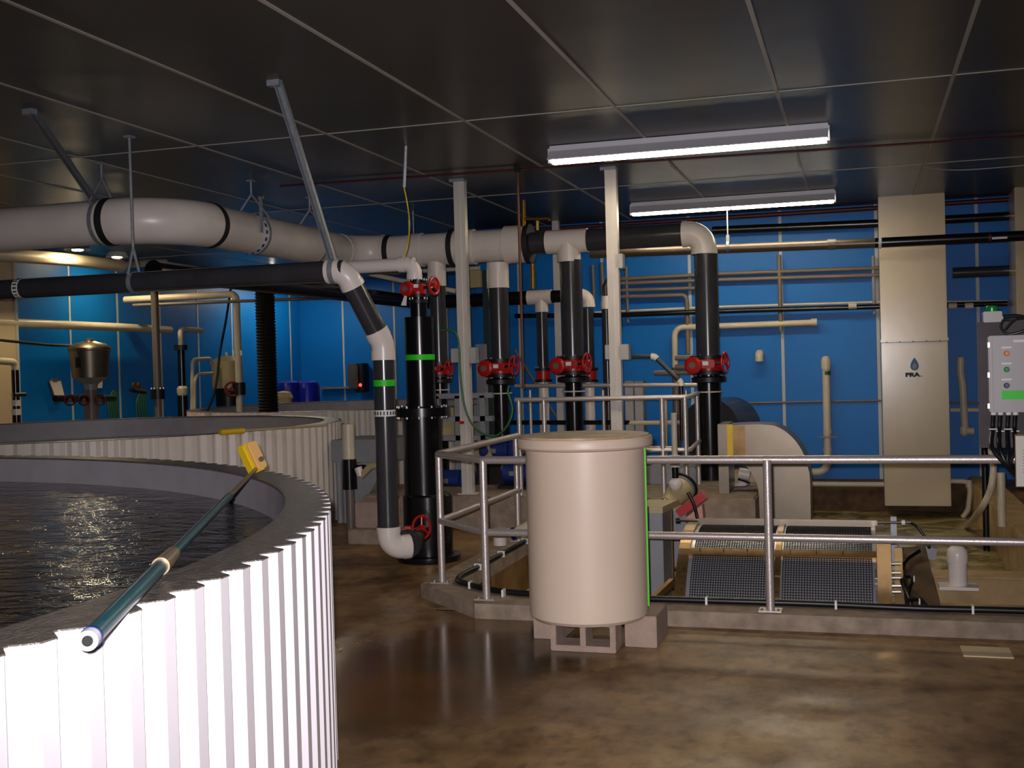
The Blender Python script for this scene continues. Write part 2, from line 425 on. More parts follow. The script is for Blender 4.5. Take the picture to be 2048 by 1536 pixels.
# raised plinth
struct('floor_plinth', B().bx(-5.1, -1.0, 11.15, YR, 0.0, 0.34), 'conc', bevel=0.015, flat=True)

# ------------------------------------------------------------------ fluorescent fixtures
def fixture(name, label, cx, cy, z=3.52, L=2.42, rot=0.0):
    t = thing(name, label, 'ceiling light', (cx, cy, z), 'hooded fluorescent ceiling lights')
    b = B(); h = L / 2
    prof = [(-0.145, -0.008), (-0.06, 0.075), (0.06, 0.075), (0.145, -0.008), (0.14, -0.016), (0.055, 0.062), (-0.055, 0.062), (-0.14, -0.016)]
    b.prism([(cx - h, cy + p, z + q) for p, q in prof], (L, 0, 0))
    obj('reflector', b, 'hood', t)
    obj('housing', B().bx(cx - h, cx + h, cy - 0.05, cy + 0.05, z + 0.072, z + 0.125), 'hood', t, bevel=0.004)
    for sx in (-1, 1):
        obj('end_cap', B().bx(cx + sx * h - 0.012, cx + sx * h + 0.012, cy - 0.06, cy + 0.06, z - 0.03, z + 0.1), 'hood', t)
        for sy in (-0.045, 0.045):
            obj('tube', B().tube([(cx + sx * 0.015, cy + sy, z - 0.012), (cx + sx * (h - 0.02), cy + sy, z - 0.012)], 0.019, 10), 'tube', t)
    obj('tube_holder', B().bx(cx - 0.014, cx + 0.014, cy - 0.075, cy + 0.075, z - 0.02, z + 0.03), 'white', t)
    if rot: t.rotation_euler = (0, 0, rot)
    return t
fixture('fluorescent_light', 'long lit fluorescent ceiling light nearest the camera, in front of the second one', -1.43, 10.05)
fixture('fluorescent_light', 'lit fluorescent ceiling light close to the blue back wall, behind the nearer one', -1.46, 14.02)
def lamp(label, px, py, Yl):
    q = at(px, py, Y=Yl); t = thing('high_bay_lamp', label, 'ceiling light', q, 'small bright lamps at the left')
    obj('hood', B().lathe(q, [(0.17, -0.02), (0.15, 0.03), (0.10, 0.10), (0.05, 0.14), (0.0, 0.145), (0.0, 0.12), (0.09, 0.09), (0.14, 0.02), (0.165, -0.02)], seg=24), 'hood', t, angle=40)
    obj('bulb', B().lathe(q, [(0.0, -0.035), (0.06, -0.03), (0.09, -0.01), (0.09, 0.02), (0, 0.03)], seg=20), 'bulb', t, angle=50)
    obj('hanger_rod', B().tube([q + Z * 0.14, V((q.x, q.y, H))], 0.012, 8), 'galv', t)
lamp('small bright lamp glowing just under the bend of the big white pipe, left one', 155, 497, 13.4)
lamp('small bright lamp under the big pipe bend, right and smaller one', 234, 512, 15.6)
fixture('fluorescent_light', 'ceiling light behind the big white pipe that lights the far bright blue wall', -11.0, 21.2, z=3.5, rot=PI / 2)

# ------------------------------------------------------------------ corrugated round tanks
def ring_pts(cx, cy, r, n, depth, z):
    out = []
    for i in range(n):
        a0 = 2 * PI * i / n; da = 2 * PI / n
        for f, d in ((0.0, 0), (0.34, 0), (0.62, -depth), (0.72, -depth)):
            a = a0 + da * f; out.append(V((cx + (r + d) * math.cos(a), cy + (r + d) * math.sin(a), z)))
    return out
def tank(name, label, cx, cy, r, n, mw, hz=1.10, wz=0.92, rimw=0.2, waterlabel=''):
    t = thing(name, label, 'fish tank', (cx, cy, 0), 'round corrugated fish tanks')
    dep = 0.05 if r > 4 else 0.03
    lo = ring_pts(cx, cy, r - 0.003, n, dep, 0.0); hi = ring_pts(cx, cy, r - 0.003, n, dep, hz - 0.003)
    b = B(); a = [b.bm.verts.new(p) for p in lo]; c_ = [b.bm.verts.new(p) for p in hi]; N = len(a)
    for i in range(N): b.bm.faces.new((a[i], a[(i + 1) % N], c_[(i + 1) % N], c_[i]))
    obj('corrugated_wall', b, mw, t, angle=12)
    # rim: flat ring whose outer edge follows the ribs
    b = B(); top = ring_pts(cx, cy, r, n, dep, hz); bot = ring_pts(cx, cy, r, n, dep, hz - 0.004)
    ri = r - rimw
    def ir(z, rr): return [V((cx + rr * math.cos(math.atan2(p.y - cy, p.x - cx)), cy + rr * math.sin(math.atan2(p.y - cy, p.x - cx)), z)) for p in top]
    tv = [b.bm.verts.new(p) for p in top]; bv = [b.bm.verts.new(p) for p in bot]; iv = [b.bm.verts.new(p) for p in ir(hz, ri)]; jv = [b.bm.verts.new(p) for p in ir(hz - 0.012, ri)]
    for i in range(N):
        k2 = (i + 1) % N
        b.bm.faces.new((tv[i], tv[k2], iv[k2], iv[i])); b.bm.faces.new((bv[i], bv[k2], tv[k2], tv[i])); b.bm.faces.new((iv[i], iv[k2], jv[k2], jv[i])); b.bm.faces.new((jv[i], jv[k2], bv[k2], bv[i]))
    obj('rim', b, 'rim', t, angle=30)
    b = B(); S = 160; rr = ri + 0.005
    q0 = [b.bm.verts.new((cx + rr * math.cos(2 * PI * i / S), cy + rr * math.sin(2 * PI * i / S), 0.02)) for i in range(S)]
    q1 = [b.bm.verts.new((cx + rr * math.cos(2 * PI * i / S), cy + rr * math.sin(2 * PI * i / S), hz - 0.006)) for i in range(S)]
    for i in range(S): b.bm.faces.new((q0[i], q0[(i + 1) % S], q1[(i + 1) % S], q1[i]))
    b.bm.faces.new(q0)
    obj('liner', b, 'liner', t, angle=30)
    wv = B(); q = [wv.bm.verts.new((cx + (rr - 0.002) * math.cos(2 * PI * i / S), cy + (rr - 0.002) * math.sin(2 * PI * i / S), wz)) for i in range(S)]
    wv.bm.faces.new(q)
    tag(obj('tank_water', wv, 'water', flat=True), waterlabel, 'water', kind='stuff')
    return t
T1 = (-6.6, 2.4, 4.87)
tank('fish_tank', 'nearest round white corrugated fish tank in the left foreground, the brush pole on its rim', *T1, 200, 'tankw', waterlabel='dark rippling water with golden glints in the nearest tank')
tank('fish_tank', 'middle cream corrugated round tank behind the nearest tank, grey pipe dropping into it', -8.45, 11.1, 2.85, 116, 'tankw2', wz=0.86, waterlabel='dark water in the middle corrugated tank behind the nearest one')
tank('fish_tank', 'farthest corrugated round tank beside the bright blue wall, cream valve pipe over it', -8.1, 17.6, 2.75, 112, 'tankw2', wz=0.8, waterlabel='dark water in the farthest corrugated tank')

# ------------------------------------------------------------------ brush on a pole
pa = at(175, 1282, Z=1.135); pb = at(512, 938, Z=1.14); pd = (pb - pa); pl = pd.length; pd.normalize()
t = thing('scrub_brush', 'teal telescopic pole scrub brush with yellow head lying across the near tank rim', 'brush', pa)
obj('pole_grip', B().tube([pa + pd * 0.03, pa + pd * (pl * 0.23)], 0.021), 'teal', t)
obj('pole_collar', B().tube([pa + pd * (pl * 0.22), pa + pd * (pl * 0.25), pa + pd * (pl * 0.275)], 0.023, radii=[0.026, 0.024, 0.022]), 'tanpole', t)
obj('pole_tube', B().tube([pa + pd * (pl * 0.26), pa + pd * (pl * 0.66)], 0.0175), 'teal', t)
obj('pole_extension', B().tube([pa + pd * (pl * 0.64), pb + pd * 0.03], 0.0115), 'tanpole', t)
ec = obj('end_cap', B().tube([pa, pa + pd * 0.035], 0.0215, 28), 'white', t)
obj('cap_ring', B().tube([pa + pd * 0.028, pa + pd * 0.04], 0.0235, 28), 'bluep', ec)
obj('bore', B().tube([pa - pd * 0.002, pa + pd * 0.004], 0.0115, 24), 'blackh', ec)
# head: block seen tilted
u1 = (RT * 0.42 - UP * 0.9).normalized(); hc = at(507, 914, D=6.45)
nv = (-FW * 0.62 + RT * 0.75 + UP * 0.3); nv = (nv - u1 * nv.dot(u1)).normalized(); sv = u1.cross(nv)
rot = Matrix((u1, sv, nv)).transposed()
obj('brush_block', B().box(hc + nv * 0.03, (0.16, 0.07, 0.03), rot), 'peach', t, bevel=0.008)
obj('bristles', B().box(hc - nv * 0.022, (0.175, 0.09, 0.07), rot), 'yellow', t, bevel=0.01)
obj('pole_socket', B().tube([hc + u1 * 0.03 + nv * 0.04, hc + u1 * 0.03 + nv * 0.062], 0.014), 'greypvc', t)

# ------------------------------------------------------------------ white polyethylene drum on blocks
dc = at(1173, 870, Y=6.62); dc = V((-1.575, 6.60, 0))
t = thing('storage_barrel', 'tall milky white plastic barrel with flared rim, in front of the railing', 'barrel', (dc.x, dc.y, 0.19))
obj('barrel_body', B().lathe((dc.x, dc.y, 0.19), [(0.33, 0), (0.35, 0.02), (0.352, 0.10), (0.352, 1.01), (0.34, 1.01), (0.34, 0.03), (0.0, 0.03)], seg=64), 'poly', t, angle=30)
obj('rim', B().lathe((dc.x, dc.y, 0.19), [(0.35, 0.99), (0.39, 1.0), (0.4, 1.01), (0.402, 1.045), (0.395, 1.06), (0.35, 1.065), (0.34, 1.05)], seg=64), 'poly', t, angle=30)
obj('lid', B().lathe((dc.x, dc.y, 0.19), [(0.385, 1.06), (0.38, 1.072), (0.2, 1.078), (0.0, 1.078)], seg=64), 'polyd', t, angle=30)
e = V((math.cos(0.09), math.sin(0.09), 0)).normalized() * 0.356
obj('green_strip', B().box((dc.x + e.x, dc.y + e.y, 0.19 + 0.53), (0.010, 0.026, 0.94), Matrix.Rotation(0.09, 3, 'Z')), 'limegreen', t)
def cblock(label, cx, cy, rz, solid=False):
    R_ = Matrix.Rotation(rz, 3, 'Z')
    t = thing('concrete_block', label, 'concrete block', (cx, cy, 0), 'concrete blocks under the white barrel')
    b = B(); L_, D_, H_ = 0.39, 0.19, 0.185
    o = V((cx, cy, 0))
    for z0, z1 in ((0, 0.035), (H_ - 0.035, H_)):
        b.box(o + V((0, 0, (z0 + z1) / 2)), (L_, D_, z1 - z0), R_)
    for x_ in (-0.178, 0, 0.178):
        b.box(o + R_ @ V((x_, 0, H_ / 2)), (0.034, D_ - 0.002, H_ - 0.06), R_)
    if solid: b = B().box(o + V((0, 0, H_ / 2)), (L_, D_, H_), R_)
    obj('block', b, 'block', t, bevel=0.004)
    return t
cblock('concrete block with two open holes facing out under the front of the white barrel', -1.585, 6.56, 0.0)
cblock('concrete block end poking out at the left under the white barrel', -1.865, 6.93, PI / 2, True)
cblock('concrete block at the right under the white barrel, plain side showing', -1.275, 6.83, PI / 2, True)

# ------------------------------------------------------------------ front guard rail
def rail(name, label, path, posts, ztop, zmid, zb, r=0.0265, plates=True, extra=None):
    t = thing(name, label, 'railing', (posts[0][0], posts[0][1], zb))
    top = [V((p[0], p[1], ztop)) for p in path]; mid = [V((p[0], p[1], zmid)) for p in path]
    obj('top_rail', B().tube(fillet(top, 0.05, 4), r, 16), 'alu', t)
    obj('mid_rail', B().tube(fillet(mid, 0.05, 4), r * 0.95, 16), 'alu', t)
    for p in posts:
        o = obj('post', B().tube([(p[0], p[1], zb), (p[0], p[1], ztop)], r, 16), 'alu', t)
        if plates:
            b = B().box((p[0], p[1], zb + 0.005), (0.14, 0.11, 0.01)); obj('base_plate', b, 'alu', o)
            b = B()
            for sx in (-1, 1): b.tube([(p[0] + sx * 0.05, p[1] - 0.035, zb + 0.008), (p[0] + sx * 0.05, p[1] - 0.035, zb + 0.022)], 0.009, 6)
            obj('bolt', b, 'bolt', o)
    return t
PZ = at(1535, 925, Y=7.3).z
rail('guard_rail', 'long aluminium guard railing on the kerb right behind the white barrel',
     [(3.2, 7.3), (-2.47, 7.35), (-2.985, 7.87), (-2.985, 9.9)], [(-0.575, 7.3), (-2.465, 7.35), (-2.98, 7.87), (-2.985, 9.85), (1.9, 7.3)], 1.045, 0.555, 0.1)
tr = rail('guard_rail', 'farther aluminium guard railing on the raised concrete slab behind the barrel',
     [at(1030, 795, Y=11.3)[:2], at(1378, 793, Y=11.3)[:2], at(1396, 780, Y=12.6)[:2]],
     [at(1040, 900, Y=11.3)[:2], at(1090, 900, Y=11.3)[:2], at(1326, 900, Y=11.3)[:2], at(1372, 900, Y=11.3)[:2], at(1396, 880, Y=12.4)[:2]], at(1200, 797, Y=11.3).z, at(1330, 900, Y=11.3).z, 0.34, r=0.024, plates=False)
# rear handrails behind (two thin rails)
b = B(); b.tube([at(1030, 772, Y=14.2), at(1395, 770, Y=14.2)], 0.026, 12)
t = thing('handrail', 'rearmost aluminium handrail close to the blue wall behind the barrel', 'railing', at(1050, 900, Y=14.2))
obj('top_rail', b, 'alu', t)
obj('lower_rail', B().tube([at(1230, 895, Y=14.2), at(1350, 896, Y=14.2)], 0.026, 12), 'alu', t)
for px in (1060, 1206, 1372): p = at(px, 780, Y=14.2); obj('post', B().tube([(p.x, p.y, 0.34), p], 0.022, 12), 'alu', t)

# hose clipped along the kerb
def polyat(l, **k): return [at(x, y, **k) for x, y in l]
hp = [V((3.0, 7.42, 0.122)), V((1.0, 7.43, 0.125)), V((0.3, 7.42, 0.122)), V((-0.3, 7.45, 0.122)), V((-1.0, 7.44, 0.122)), V((-1.7, 7.44, 0.122)), V((-2.35, 7.5, 0.122)), V((-2.72, 7.72, 0.122)), V((-2.88, 7.95, 0.122)), V((-2.88, 8.6, 0.122)), V((-2.88, 10.9, 0.122))]
t = thing('black_hose', 'black hose clipped along the inner edge of the concrete kerb', 'hose', (0, 7.42, 0.1))
obj('hose', B().tube(spline(hp, 6), 0.021, 12), 'cable', t)
for px, hy in ((1414, 7.43), (1672, 7.43), (1945, 7.43), (1008, 7.46), (942, 7.7)):
    q = at(px, 1215, Y=hy)
    obj('clip', B().box((q.x, hy, 0.124), (0.014, 0.06, 0.05)), 'white', t)
for yy in (8.4, 9.0, 9.7): obj('clip', B().box((-2.88, yy, 0.124), (0.06, 0.014, 0.05)), 'white', t)

# ------------------------------------------------------------------ steel columns
def column(label, px, y, wpx, twisted):
    p = at(px, 600, Y=y); tp = at(px, 348, Z=H)
    t = thing('support_column', label, 'column', (p.x, y, 0.34), 'slender pale steel columns')
    wd = 0.115
    # open channel: web + two flanges
    b = B(); b.bx(p.x - wd / 2, p.x + wd / 2, y + 0.03, y + 0.036, 0.34, H); b.bx(p.x - wd / 2, p.x - wd / 2 + 0.008, y - 0.05, y + 0.036, 0.34, H); b.bx(p.x + wd / 2 - 0.05, p.x + wd / 2, y - 0.05, y + 0.036, 0.34, H)
    b.bx(p.x - wd / 2, p.x + 0.008, y - 0.058, y - 0.05, 0.34, H)
    obj('channel', b, 'colm', t)
    obj('cap_plate', B().bx(p.x - 0.1, p.x + 0.06, y - 0.07, y + 0.06, H - 0.03, H), 'galv', t)
    obj('foot_plate', B().bx(p.x - 0.1, p.x + 0.1, y - 0.08, y + 0.08, 0.34, 0.352), 'colm', t)
    return p
c1 = column('left one of the two pale steel columns, red tape mark low on it', 927, 11.4, 24, 0)
c2 = column('right pale steel column, standing below the near ceiling light behind the barrel', 1229, 11.4, 20, 0)
tag(obj('red_tape', B().bx(c1.x - 0.06, c1.x - 0.01, 11.335, 11.341, at(930, 848, Y=11.34).z, at(930, 842, Y=11.34).z), 'red'), 'small strip of red tape on the left pale column', 'tape')

p = at(1116, 600, Y=15.3)
t = thing('support_column', 'third pale column, far back against the blue wall left of the middle riser', 'column', (p.x, 15.3, 0.34), 'slender pale steel columns')
obj('channel', B().bx(p.x - 0.045, p.x + 0.045, 15.25, 15.34, 0.34, H), 'colm', t)
obj('foot_plate', B().bx(p.x - 0.08, p.x + 0.08, 15.2, 15.4, 0.34, 0.352), 'colm', t)
# junction boxes on columns
def jbox(label, px, py, y, w_, h_, cat='electrical box'):
    q = at(px, py, Y=y); t = thing('junction_box', label, cat, q)
    obj('box', B().box(q, (w_, 0.12, h_)), 'boxg', t, bevel=0.006)
    obj('cover', B().box(q - Y * 0.064, (w_ * 0.92, 0.012, h_ * 0.92)), 'panelg', t)
    return t
jbox('grey junction box on the right side of the right pale column', 1249, 704, 11.42, 0.11, 0.16)
jbox('grey junction box on the left side of the right pale column', 1222, 704, 11.42, 0.10, 0.15)
jbox('small grey junction box high beside the right pale column under the black pipe', 1240, 523, 11.42, 0.08, 0.15)
jbox('grey tan switch box right of the left pale column', 943, 711, 11.42, 0.13, 0.17)
jbox('narrow grey switch box left of the left pale column', 914, 711, 11.42, 0.09, 0.15)

# ------------------------------------------------------------------ the big white overhead pipe
ZB = 3.10; YM = 12.9
RB = 0.205
xr = -5.93; yl = 9.02
p0 = V((-9.6, yl, ZB)); pc = V((xr, yl, ZB)); pc2 = V((xr, YM, ZB)); pe = V((at(1062, 490, Y=YM).x, YM, ZB))
t = thing('overhead_pipe', 'huge white overhead pipe bending from the left side across to the risers', 'pipe', p0)
BT = t
Rb = 0.62
bend = arc(pc, X, Y, Rb, 14)
obj('pipe_section', B().tube([p0, bend[0]], RB, 32), 'pvc', t)
obj('bend', B().tube(bend, RB * 1.04, 32), 'pvc', t)
for q, d in ((bend[0], X), (bend[-1], Y)):
    obj('rubber_joint', B().tube([q - d * 0.035, q + d * 0.035], RB * 1.07, 32), 'grease', t)
bend2 = arc(pc2, Y, X, 0.42, 10)
obj('pipe_section', B().tube([bend[-1], bend2[0]], RB, 32), 'pvc', t)
obj('far_bend', B().tube(bend2, RB * 1.03, 32), 'pvc', t)
obj('pipe_section', B().tube([bend2[-1], pe], RB * 0.93, 32), 'pvc', t)
def on(px): return at(px, 492, Y=YM).x
for a_, b_, k_ in ((822, 846, 1.0), (900, 950, 1.03), (1012, 1056, 1.08)):
    obj('coupling', B().tube([(on(a_), YM, ZB), (on(b_), YM, ZB)], RB * k_, 32), 'pvc', t)
for a_ in (735, 780, 908, 1058):
    obj('black_joint_band', B().tube([(on(a_) - 0.03, YM, ZB), (on(a_) + 0.03, YM, ZB)], RB * (1.12 if a_ > 900 else 1.0), 32), 'grease', t)
# printed pattern band on the run
yb = at(497, 470, X=xr).y
g = obj('marking_band', B().tube([(xr, yb - 0.02, ZB), (xr, yb + 0.03, ZB)], RB * 1.005, 32), 'white', t)
b = B()
for i in range(18):
    a = 2 * PI * i / 18; b.box((xr + math.cos(a) * RB * 1.006, yb + 0.005, ZB + math.sin(a) * RB * 1.006), (0.012, 0.03, 0.035), Matrix.Rotation(-a, 3, 'Y'))
obj('blue_marks', b, 'bluemark', g)

# red-orange hose-like small bits avoided; hangers from the ceiling
def hanger(label, px, pyt, pipe_c, rp, axis, ring=True, along=Y):
    tp = V((pipe_c.x, pipe_c.y, H)); c_ = pipe_c
    t = thing('pipe_hanger', label, 'pipe hanger', tp)
    side = X if axis == 'y' else Y
    ap = c_ + Z * (rp + 0.20)
    obj('threaded_rod', B().tube([tp, ap], 0.012, 8), 'galv', t)
    obj('ceiling_plate', B().box(tp - Z * 0.008, (0.07, 0.07, 0.016)), 'galv', t)
    b = B()
    b.tube([ap, c_ + side * rp * 0.98 + Z * (rp * 0.75)], 0.012, 8); b.tube([ap, c_ - side * rp * 0.98 + Z * (rp * 0.75)], 0.012, 8)
    b.tube([c_ + side * rp + Z * (rp * 0.75), c_ - side * rp + Z * rp * 0.75], 0.01, 8)
    obj('yoke', b, 'galv', t)
    if ring:
        b = B(); ax = Y if axis == 'y' else X
        b.tube([c_ - ax * 0.02, c_ + ax * 0.02], rp * 1.04, 32); obj('strap', b, 'galv', t)
    return t
q = at(216, 400, Y=yl)
hanger('ceiling hanger holding the white pipe just left of its big bend', 218, 390, V((q.x - 0.06, yl, ZB)), RB, 'x')
q = at(505, 470, X=xr); hanger('ceiling hanger over the white pipe beside the blue marked band', 490, 415, V((xr, q.y, ZB)), RB, 'y')
q = at(637, 480, X=xr); hanger('ceiling hanger at the far end of the white pipe behind the long strut', 617, 440, V((xr, q.y - 0.2, ZB)), RB, 'y')

# diagonal galvanised struts
def strut(label, a, b_, w_=0.045):
    a, b_ = V(a), V(b_); d = (b_ - a).normalized(); L_ = (b_ - a).length
    t = thing('strut', label, 'strut', a)
    sx = d.cross(Z).normalized(); sy = sx.cross(d); rot = Matrix((sx, sy, d)).transposed()
    c_ = (a + b_) / 2
    b = B(); b.box(c_, (w_, 0.006, L_), rot); b.box(c_ + sx * w_ / 2 - sy * w_ / 2, (0.006, w_, L_), rot); b.box(c_ - sx * w_ / 2 - sy * w_ / 2, (0.006, w_, L_), rot)
    obj('channel', b, 'galv', t)
    obj('ceiling_bracket', B().box(a - Z * 0.02 - X * 0.03, (0.09, 0.06, 0.04)), 'galv', t)
    return t
# ------------------------------------------------------------------ black pipe with white elbows dropping to the tower
YK = 8.12; ZK = 2.45; rk = 0.084
e1 = at(690, 548, Y=YK); e1 = V((e1.x, YK, ZK)); e2 = at(766, 688, Y=YK + 0.25); e3 = at(790, 1108, Y=8.75)
vx = at(775, 900, Y=e2.y)
ex = V((e2.x, e2.y, e2.z)); bot = V((ex.x, ex.y, 0.26))
t = thing('drop_pipe', 'black pipe with white elbows dropping from overhead beside the black tower', 'pipe', (bot.x, bot.y, 0))
s0 = at(0, 577, Y=YK)
dg = (ex - e1).normalized()
obj('pipe_section', B().tube([V((-8.4, YK, ZK)), e1], rk, 28), 'dark', t)
obj('elbow', elbow(e1, X, dg, rk, rk * 1.5), 'pvc', t)
obj('pipe_section', B().tube([e1 + dg * 0.12, ex - dg * 0.08], rk, 28), 'dark', t)
obj('elbow', elbow(ex, dg, -Z, rk, rk * 2.0, sock=1.0), 'pvc', t)
obj('pipe_section', B().tube([ex - Z * 0.1, bot + Z * 0.1], rk, 28), 'dark', t)
tgt = V((0.75, 0.66, 0)).normalized()
obj('elbow', elbow(bot, -Z, tgt, rk, rk * 1.35, sock=0.7), 'pvc', t)
zt = at(768, 766, Y=ex.y).z
obj('green_tape', B().tube([V((bot.x, bot.y, zt - 0.025)), V((bot.x, bot.y, zt + 0.025))], rk * 1.02, 28), 'green', t)
zt = at(770, 826, Y=ex.y).z
g = obj('marking_band', B().tube([V((bot.x, bot.y, zt - 0.025)), V((bot.x, bot.y, zt + 0.025))], rk * 1.01, 28), 'whink', t)
b = B()
for i in range(20):
    a = 2 * PI * i / 20; b.box((bot.x + math.cos(a) * rk * 1.012, bot.y + math.sin(a) * rk * 1.012, zt), (0.004, 0.010, 0.028), Matrix.Rotation(a, 3, 'Z'))
obj('black_marks', b, 'ink', g)
q = at(42, 575, Y=YK)
g = obj('marking_band', B().tube([(q.x - 0.03, YK, ZK), (q.x + 0.03, YK, ZK)], rk * 1.01, 28), 'whink', t)
b = B()
for i in range(18):
    a = 2 * PI * i / 18; b.box((q.x, YK + math.cos(a) * rk * 1.012, ZK + math.sin(a) * rk * 1.012), (0.035, 0.014, 0.004), Matrix.Rotation(-a + PI / 2, 3, 'X'))
obj('black_marks', b, 'ink', g)
q = e1 - X * 0.09
t = strut('long galvanised diagonal strut from the ceiling down to the white elbow of the black pipe', at(557, 160, Z=H), q + Z * 0.08)
obj('pipe_strap', B().tube([q - X * 0.02, q + X * 0.02], rk * 1.2, 28), 'galv', t)
q = at(192, 395, Y=yl); strut('galvanised diagonal strut at upper left going down to the big white pipe bend', at(66, 218, Z=H), V((q.x, yl, ZB + RB)))
q = at(268, 560, Y=YK)
hanger('ring hanger looped around the black overhead pipe under the white pipe bend', 265, 520, V((q.x, YK, ZK)), rk, 'x')

# small white pipe to the tower top
YT = 9.35
tw = at(842, 780, Y=YT); TX, TY = tw.x, YT
sw = at(832, 532, Y=YT); ZS = at(770, 531, Y=YT).z
t = thing('feed_pipe', 'slim white pipe with elbow turning down onto the red valve of the black tower', 'pipe', (TX, TY, ZS))
obj('pipe_section', B().tube([V((at(700, 534, Y=YT).x - 0.4, YT, ZS)), V((TX - 0.03, YT, ZS))], 0.058, 20), 'pvc', t)
obj('elbow', elbow(V((TX - 0.03, YT, ZS)), X, -Z, 0.06, 0.085, sock=0.9), 'pvc', t)

# ------------------------------------------------------------------ valves
def hexbolts(par, c_, R_, z0, z1, n=8, r=0.009):
    for i in range(n):
        a = 2 * PI * (i + 0.5) / n; b = B()
        b.tube([(c_.x + R_ * math.cos(a), c_.y + R_ * math.sin(a), z0), (c_.x + R_ * math.cos(a), c_.y + R_ * math.sin(a), z1)], r, 6); obj('bolt', b, 'bolt', par)
def wheel(b, c_, R_, axis, r=0.011, spokes=3):
    axis = V(axis).normalized(); b.torus(c_, R_, r, axis, 28, 8)
    ref = Z if abs(axis.z) < 0.9 else X
    u = axis.cross(ref).normalized(); v = axis.cross(u)
    for i in range(spokes):
        a = 2 * PI * i / spokes + 0.4; b.tube([c_, c_ + (u * math.cos(a) + v * math.sin(a)) * R_], r * 0.8, 8)
    b.tube([c_ - axis * 0.02, c_ + axis * 0.02], r * 2, 12)
def valve(label, c_, rp, wd=0.0, full=True, s=1.0):
    c_ = V(c_); t = thing('butterfly_valve', label, 'valve', c_, 'butterfly valves on the vertical pipes')
    h = 0.055 * s; R_ = rp * 1.55
    obj('valve_body', B().lathe(c_ - Z * h, [(rp * 1.2, 0), (rp * 1.28, 0.005), (rp * 1.28, 2 * h - 0.005), (rp * 1.2, 2 * h)], seg=28), 'red', t)
    for z0, z1, sg in ((c_.z + h, c_.z + h + 0.03 * s, 1), (c_.z - h - 0.03 * s, c_.z - h, -1)):
        f = obj('flange', B().lathe(V((c_.x, c_.y, z0)), [(R_, 0), (R_, z1 - z0)], seg=28), 'iron', t)
        zo = z1 if sg > 0 else z0
        hexbolts(f, c_, R_ * 0.87, min(zo, zo + sg * 0.018), max(zo, zo + sg * 0.018), r=0.008)
    if full:
        f = V((-0.2, -1, 0)).normalized(); g0 = c_ + f * (rp * 1.45) + V((-rp * 0.75, 0, 0.0))
        obj('gearbox', B().lathe(g0 - f * 0.05, [(0.075 * s, 0), (0.078 * s, 0.01), (0.078 * s, 0.09), (0.06 * s, 0.105), (0, 0.105)], f, 24), 'red', t, angle=30)
        obj('gear_dial', B().lathe(g0 + f * 0.056, [(0.03 * s, 0), (0.03 * s, 0.012)], f, 16), 'greypvc', t)
        sh = g0 + X * 0.26 * s + Z * 0.02 * s
        obj('gear_housing', B().box((g0 + sh) / 2 - X * 0.04 - f * 0.005, (0.17 * s, 0.08, 0.075 * s)), 'red', t, bevel=0.012)
        obj('shaft', B().tube([g0 + X * 0.1, sh + X * 0.02], 0.014, 10), 'iron', t)
        obj('lower_flange', B().lathe(c_ - Z * (h + 0.105 * s), [(rp * 1.05, 0), (R_ * 0.95, 0.012), (R_ * 0.95, 0.05 * s), (rp * 1.1, 0.06 * s)], seg=28), 'iron', t)
        obj('seal_ring', B().lathe(c_ - Z * (h + 0.19 * s), [(rp * 1.12, 0), (rp * 1.12, 0.014)], seg=28), 'pvc_old', t)
        b = B(); wheel(b, sh + X * 0.015, 0.085 * s, V((1, -0.25, 0)), 0.012); obj('handwheel', b, 'red', t)
        obj('tag_plate', B().box(g0 + X * 0.115 * s + f * 0.05 + Z * 0.02, (0.05 * s, 0.006, 0.035 * s)), 'whink', t)
    return t

# ------------------------------------------------------------------ black tower (degassing column)
t = thing('treatment_tower', 'tall black cylindrical tower with flanges and a green tape band, red valve on top', 'tower', (TX, TY, 0))
zz = lambda py: at(845, py, Y=TY).z
obj('neck', B().lathe((TX, TY, zz(645)), [(0.075, -0.02), (0.075, zz(588) - zz(645))], seg=28), 'black', t)
obj('upper_body', B().lathe((TX, TY, 0), [(0.128, zz(818)), (0.128, zz(634))], seg=40), 'black', t)
f = obj('mid_flange', B().lathe((TX, TY, 0), [(0.245, zz(832)), (0.245, zz(815)), (0.135, zz(812)), (0.135, zz(806))], seg=40), 'black', t)
for z0, z1 in ((zz(815), zz(811)), (zz(836), zz(832))): hexbolts(f, V((TX, TY, 0)), 0.215, z0, z1, 12, 0.010)
obj('lower_body', B().lathe((TX, TY, 0), [(0.172, zz(992)), (0.172, zz(832))], seg=40), 'black', t)
bx_ = TX + 0.03
obj('base_section', B().lathe((bx_, TY, 0), [(0.215, 0.03), (0.215, zz(990)), (0.19, zz(986))], seg=40), 'black', t)
obj('base_flange', B().lathe((bx_, TY, 0), [(0.275, 0.0), (0.28, 0.01), (0.28, 0.05), (0.23, 0.06), (0.2, 0.06)], seg=40), 'black', t)
obj('green_tape', B().lathe((TX, TY, 0), [(0.1295, zz(720)), (0.1295, zz(709))], seg=40), 'green', t)
# tower top valve
v0 = valve('red handwheel valve on the very top of the black tower, white tag hanging from it', (TX, TY, zz(578)), 0.055, s=0.85)
tg = at(810, 600, Y=TY - 0.12)
tag(obj('hanging_tag', B().prism([tg + V((0, 0, 0.05)), tg + V((0.02, 0, 0.05)), tg + V((0.01, 0, -0.05)), tg + V((-0.04, 0, -0.045))], (0, 0.003, 0)), 'paper'), 'white paper tag hanging from the valve on top of the tower', 'tag')
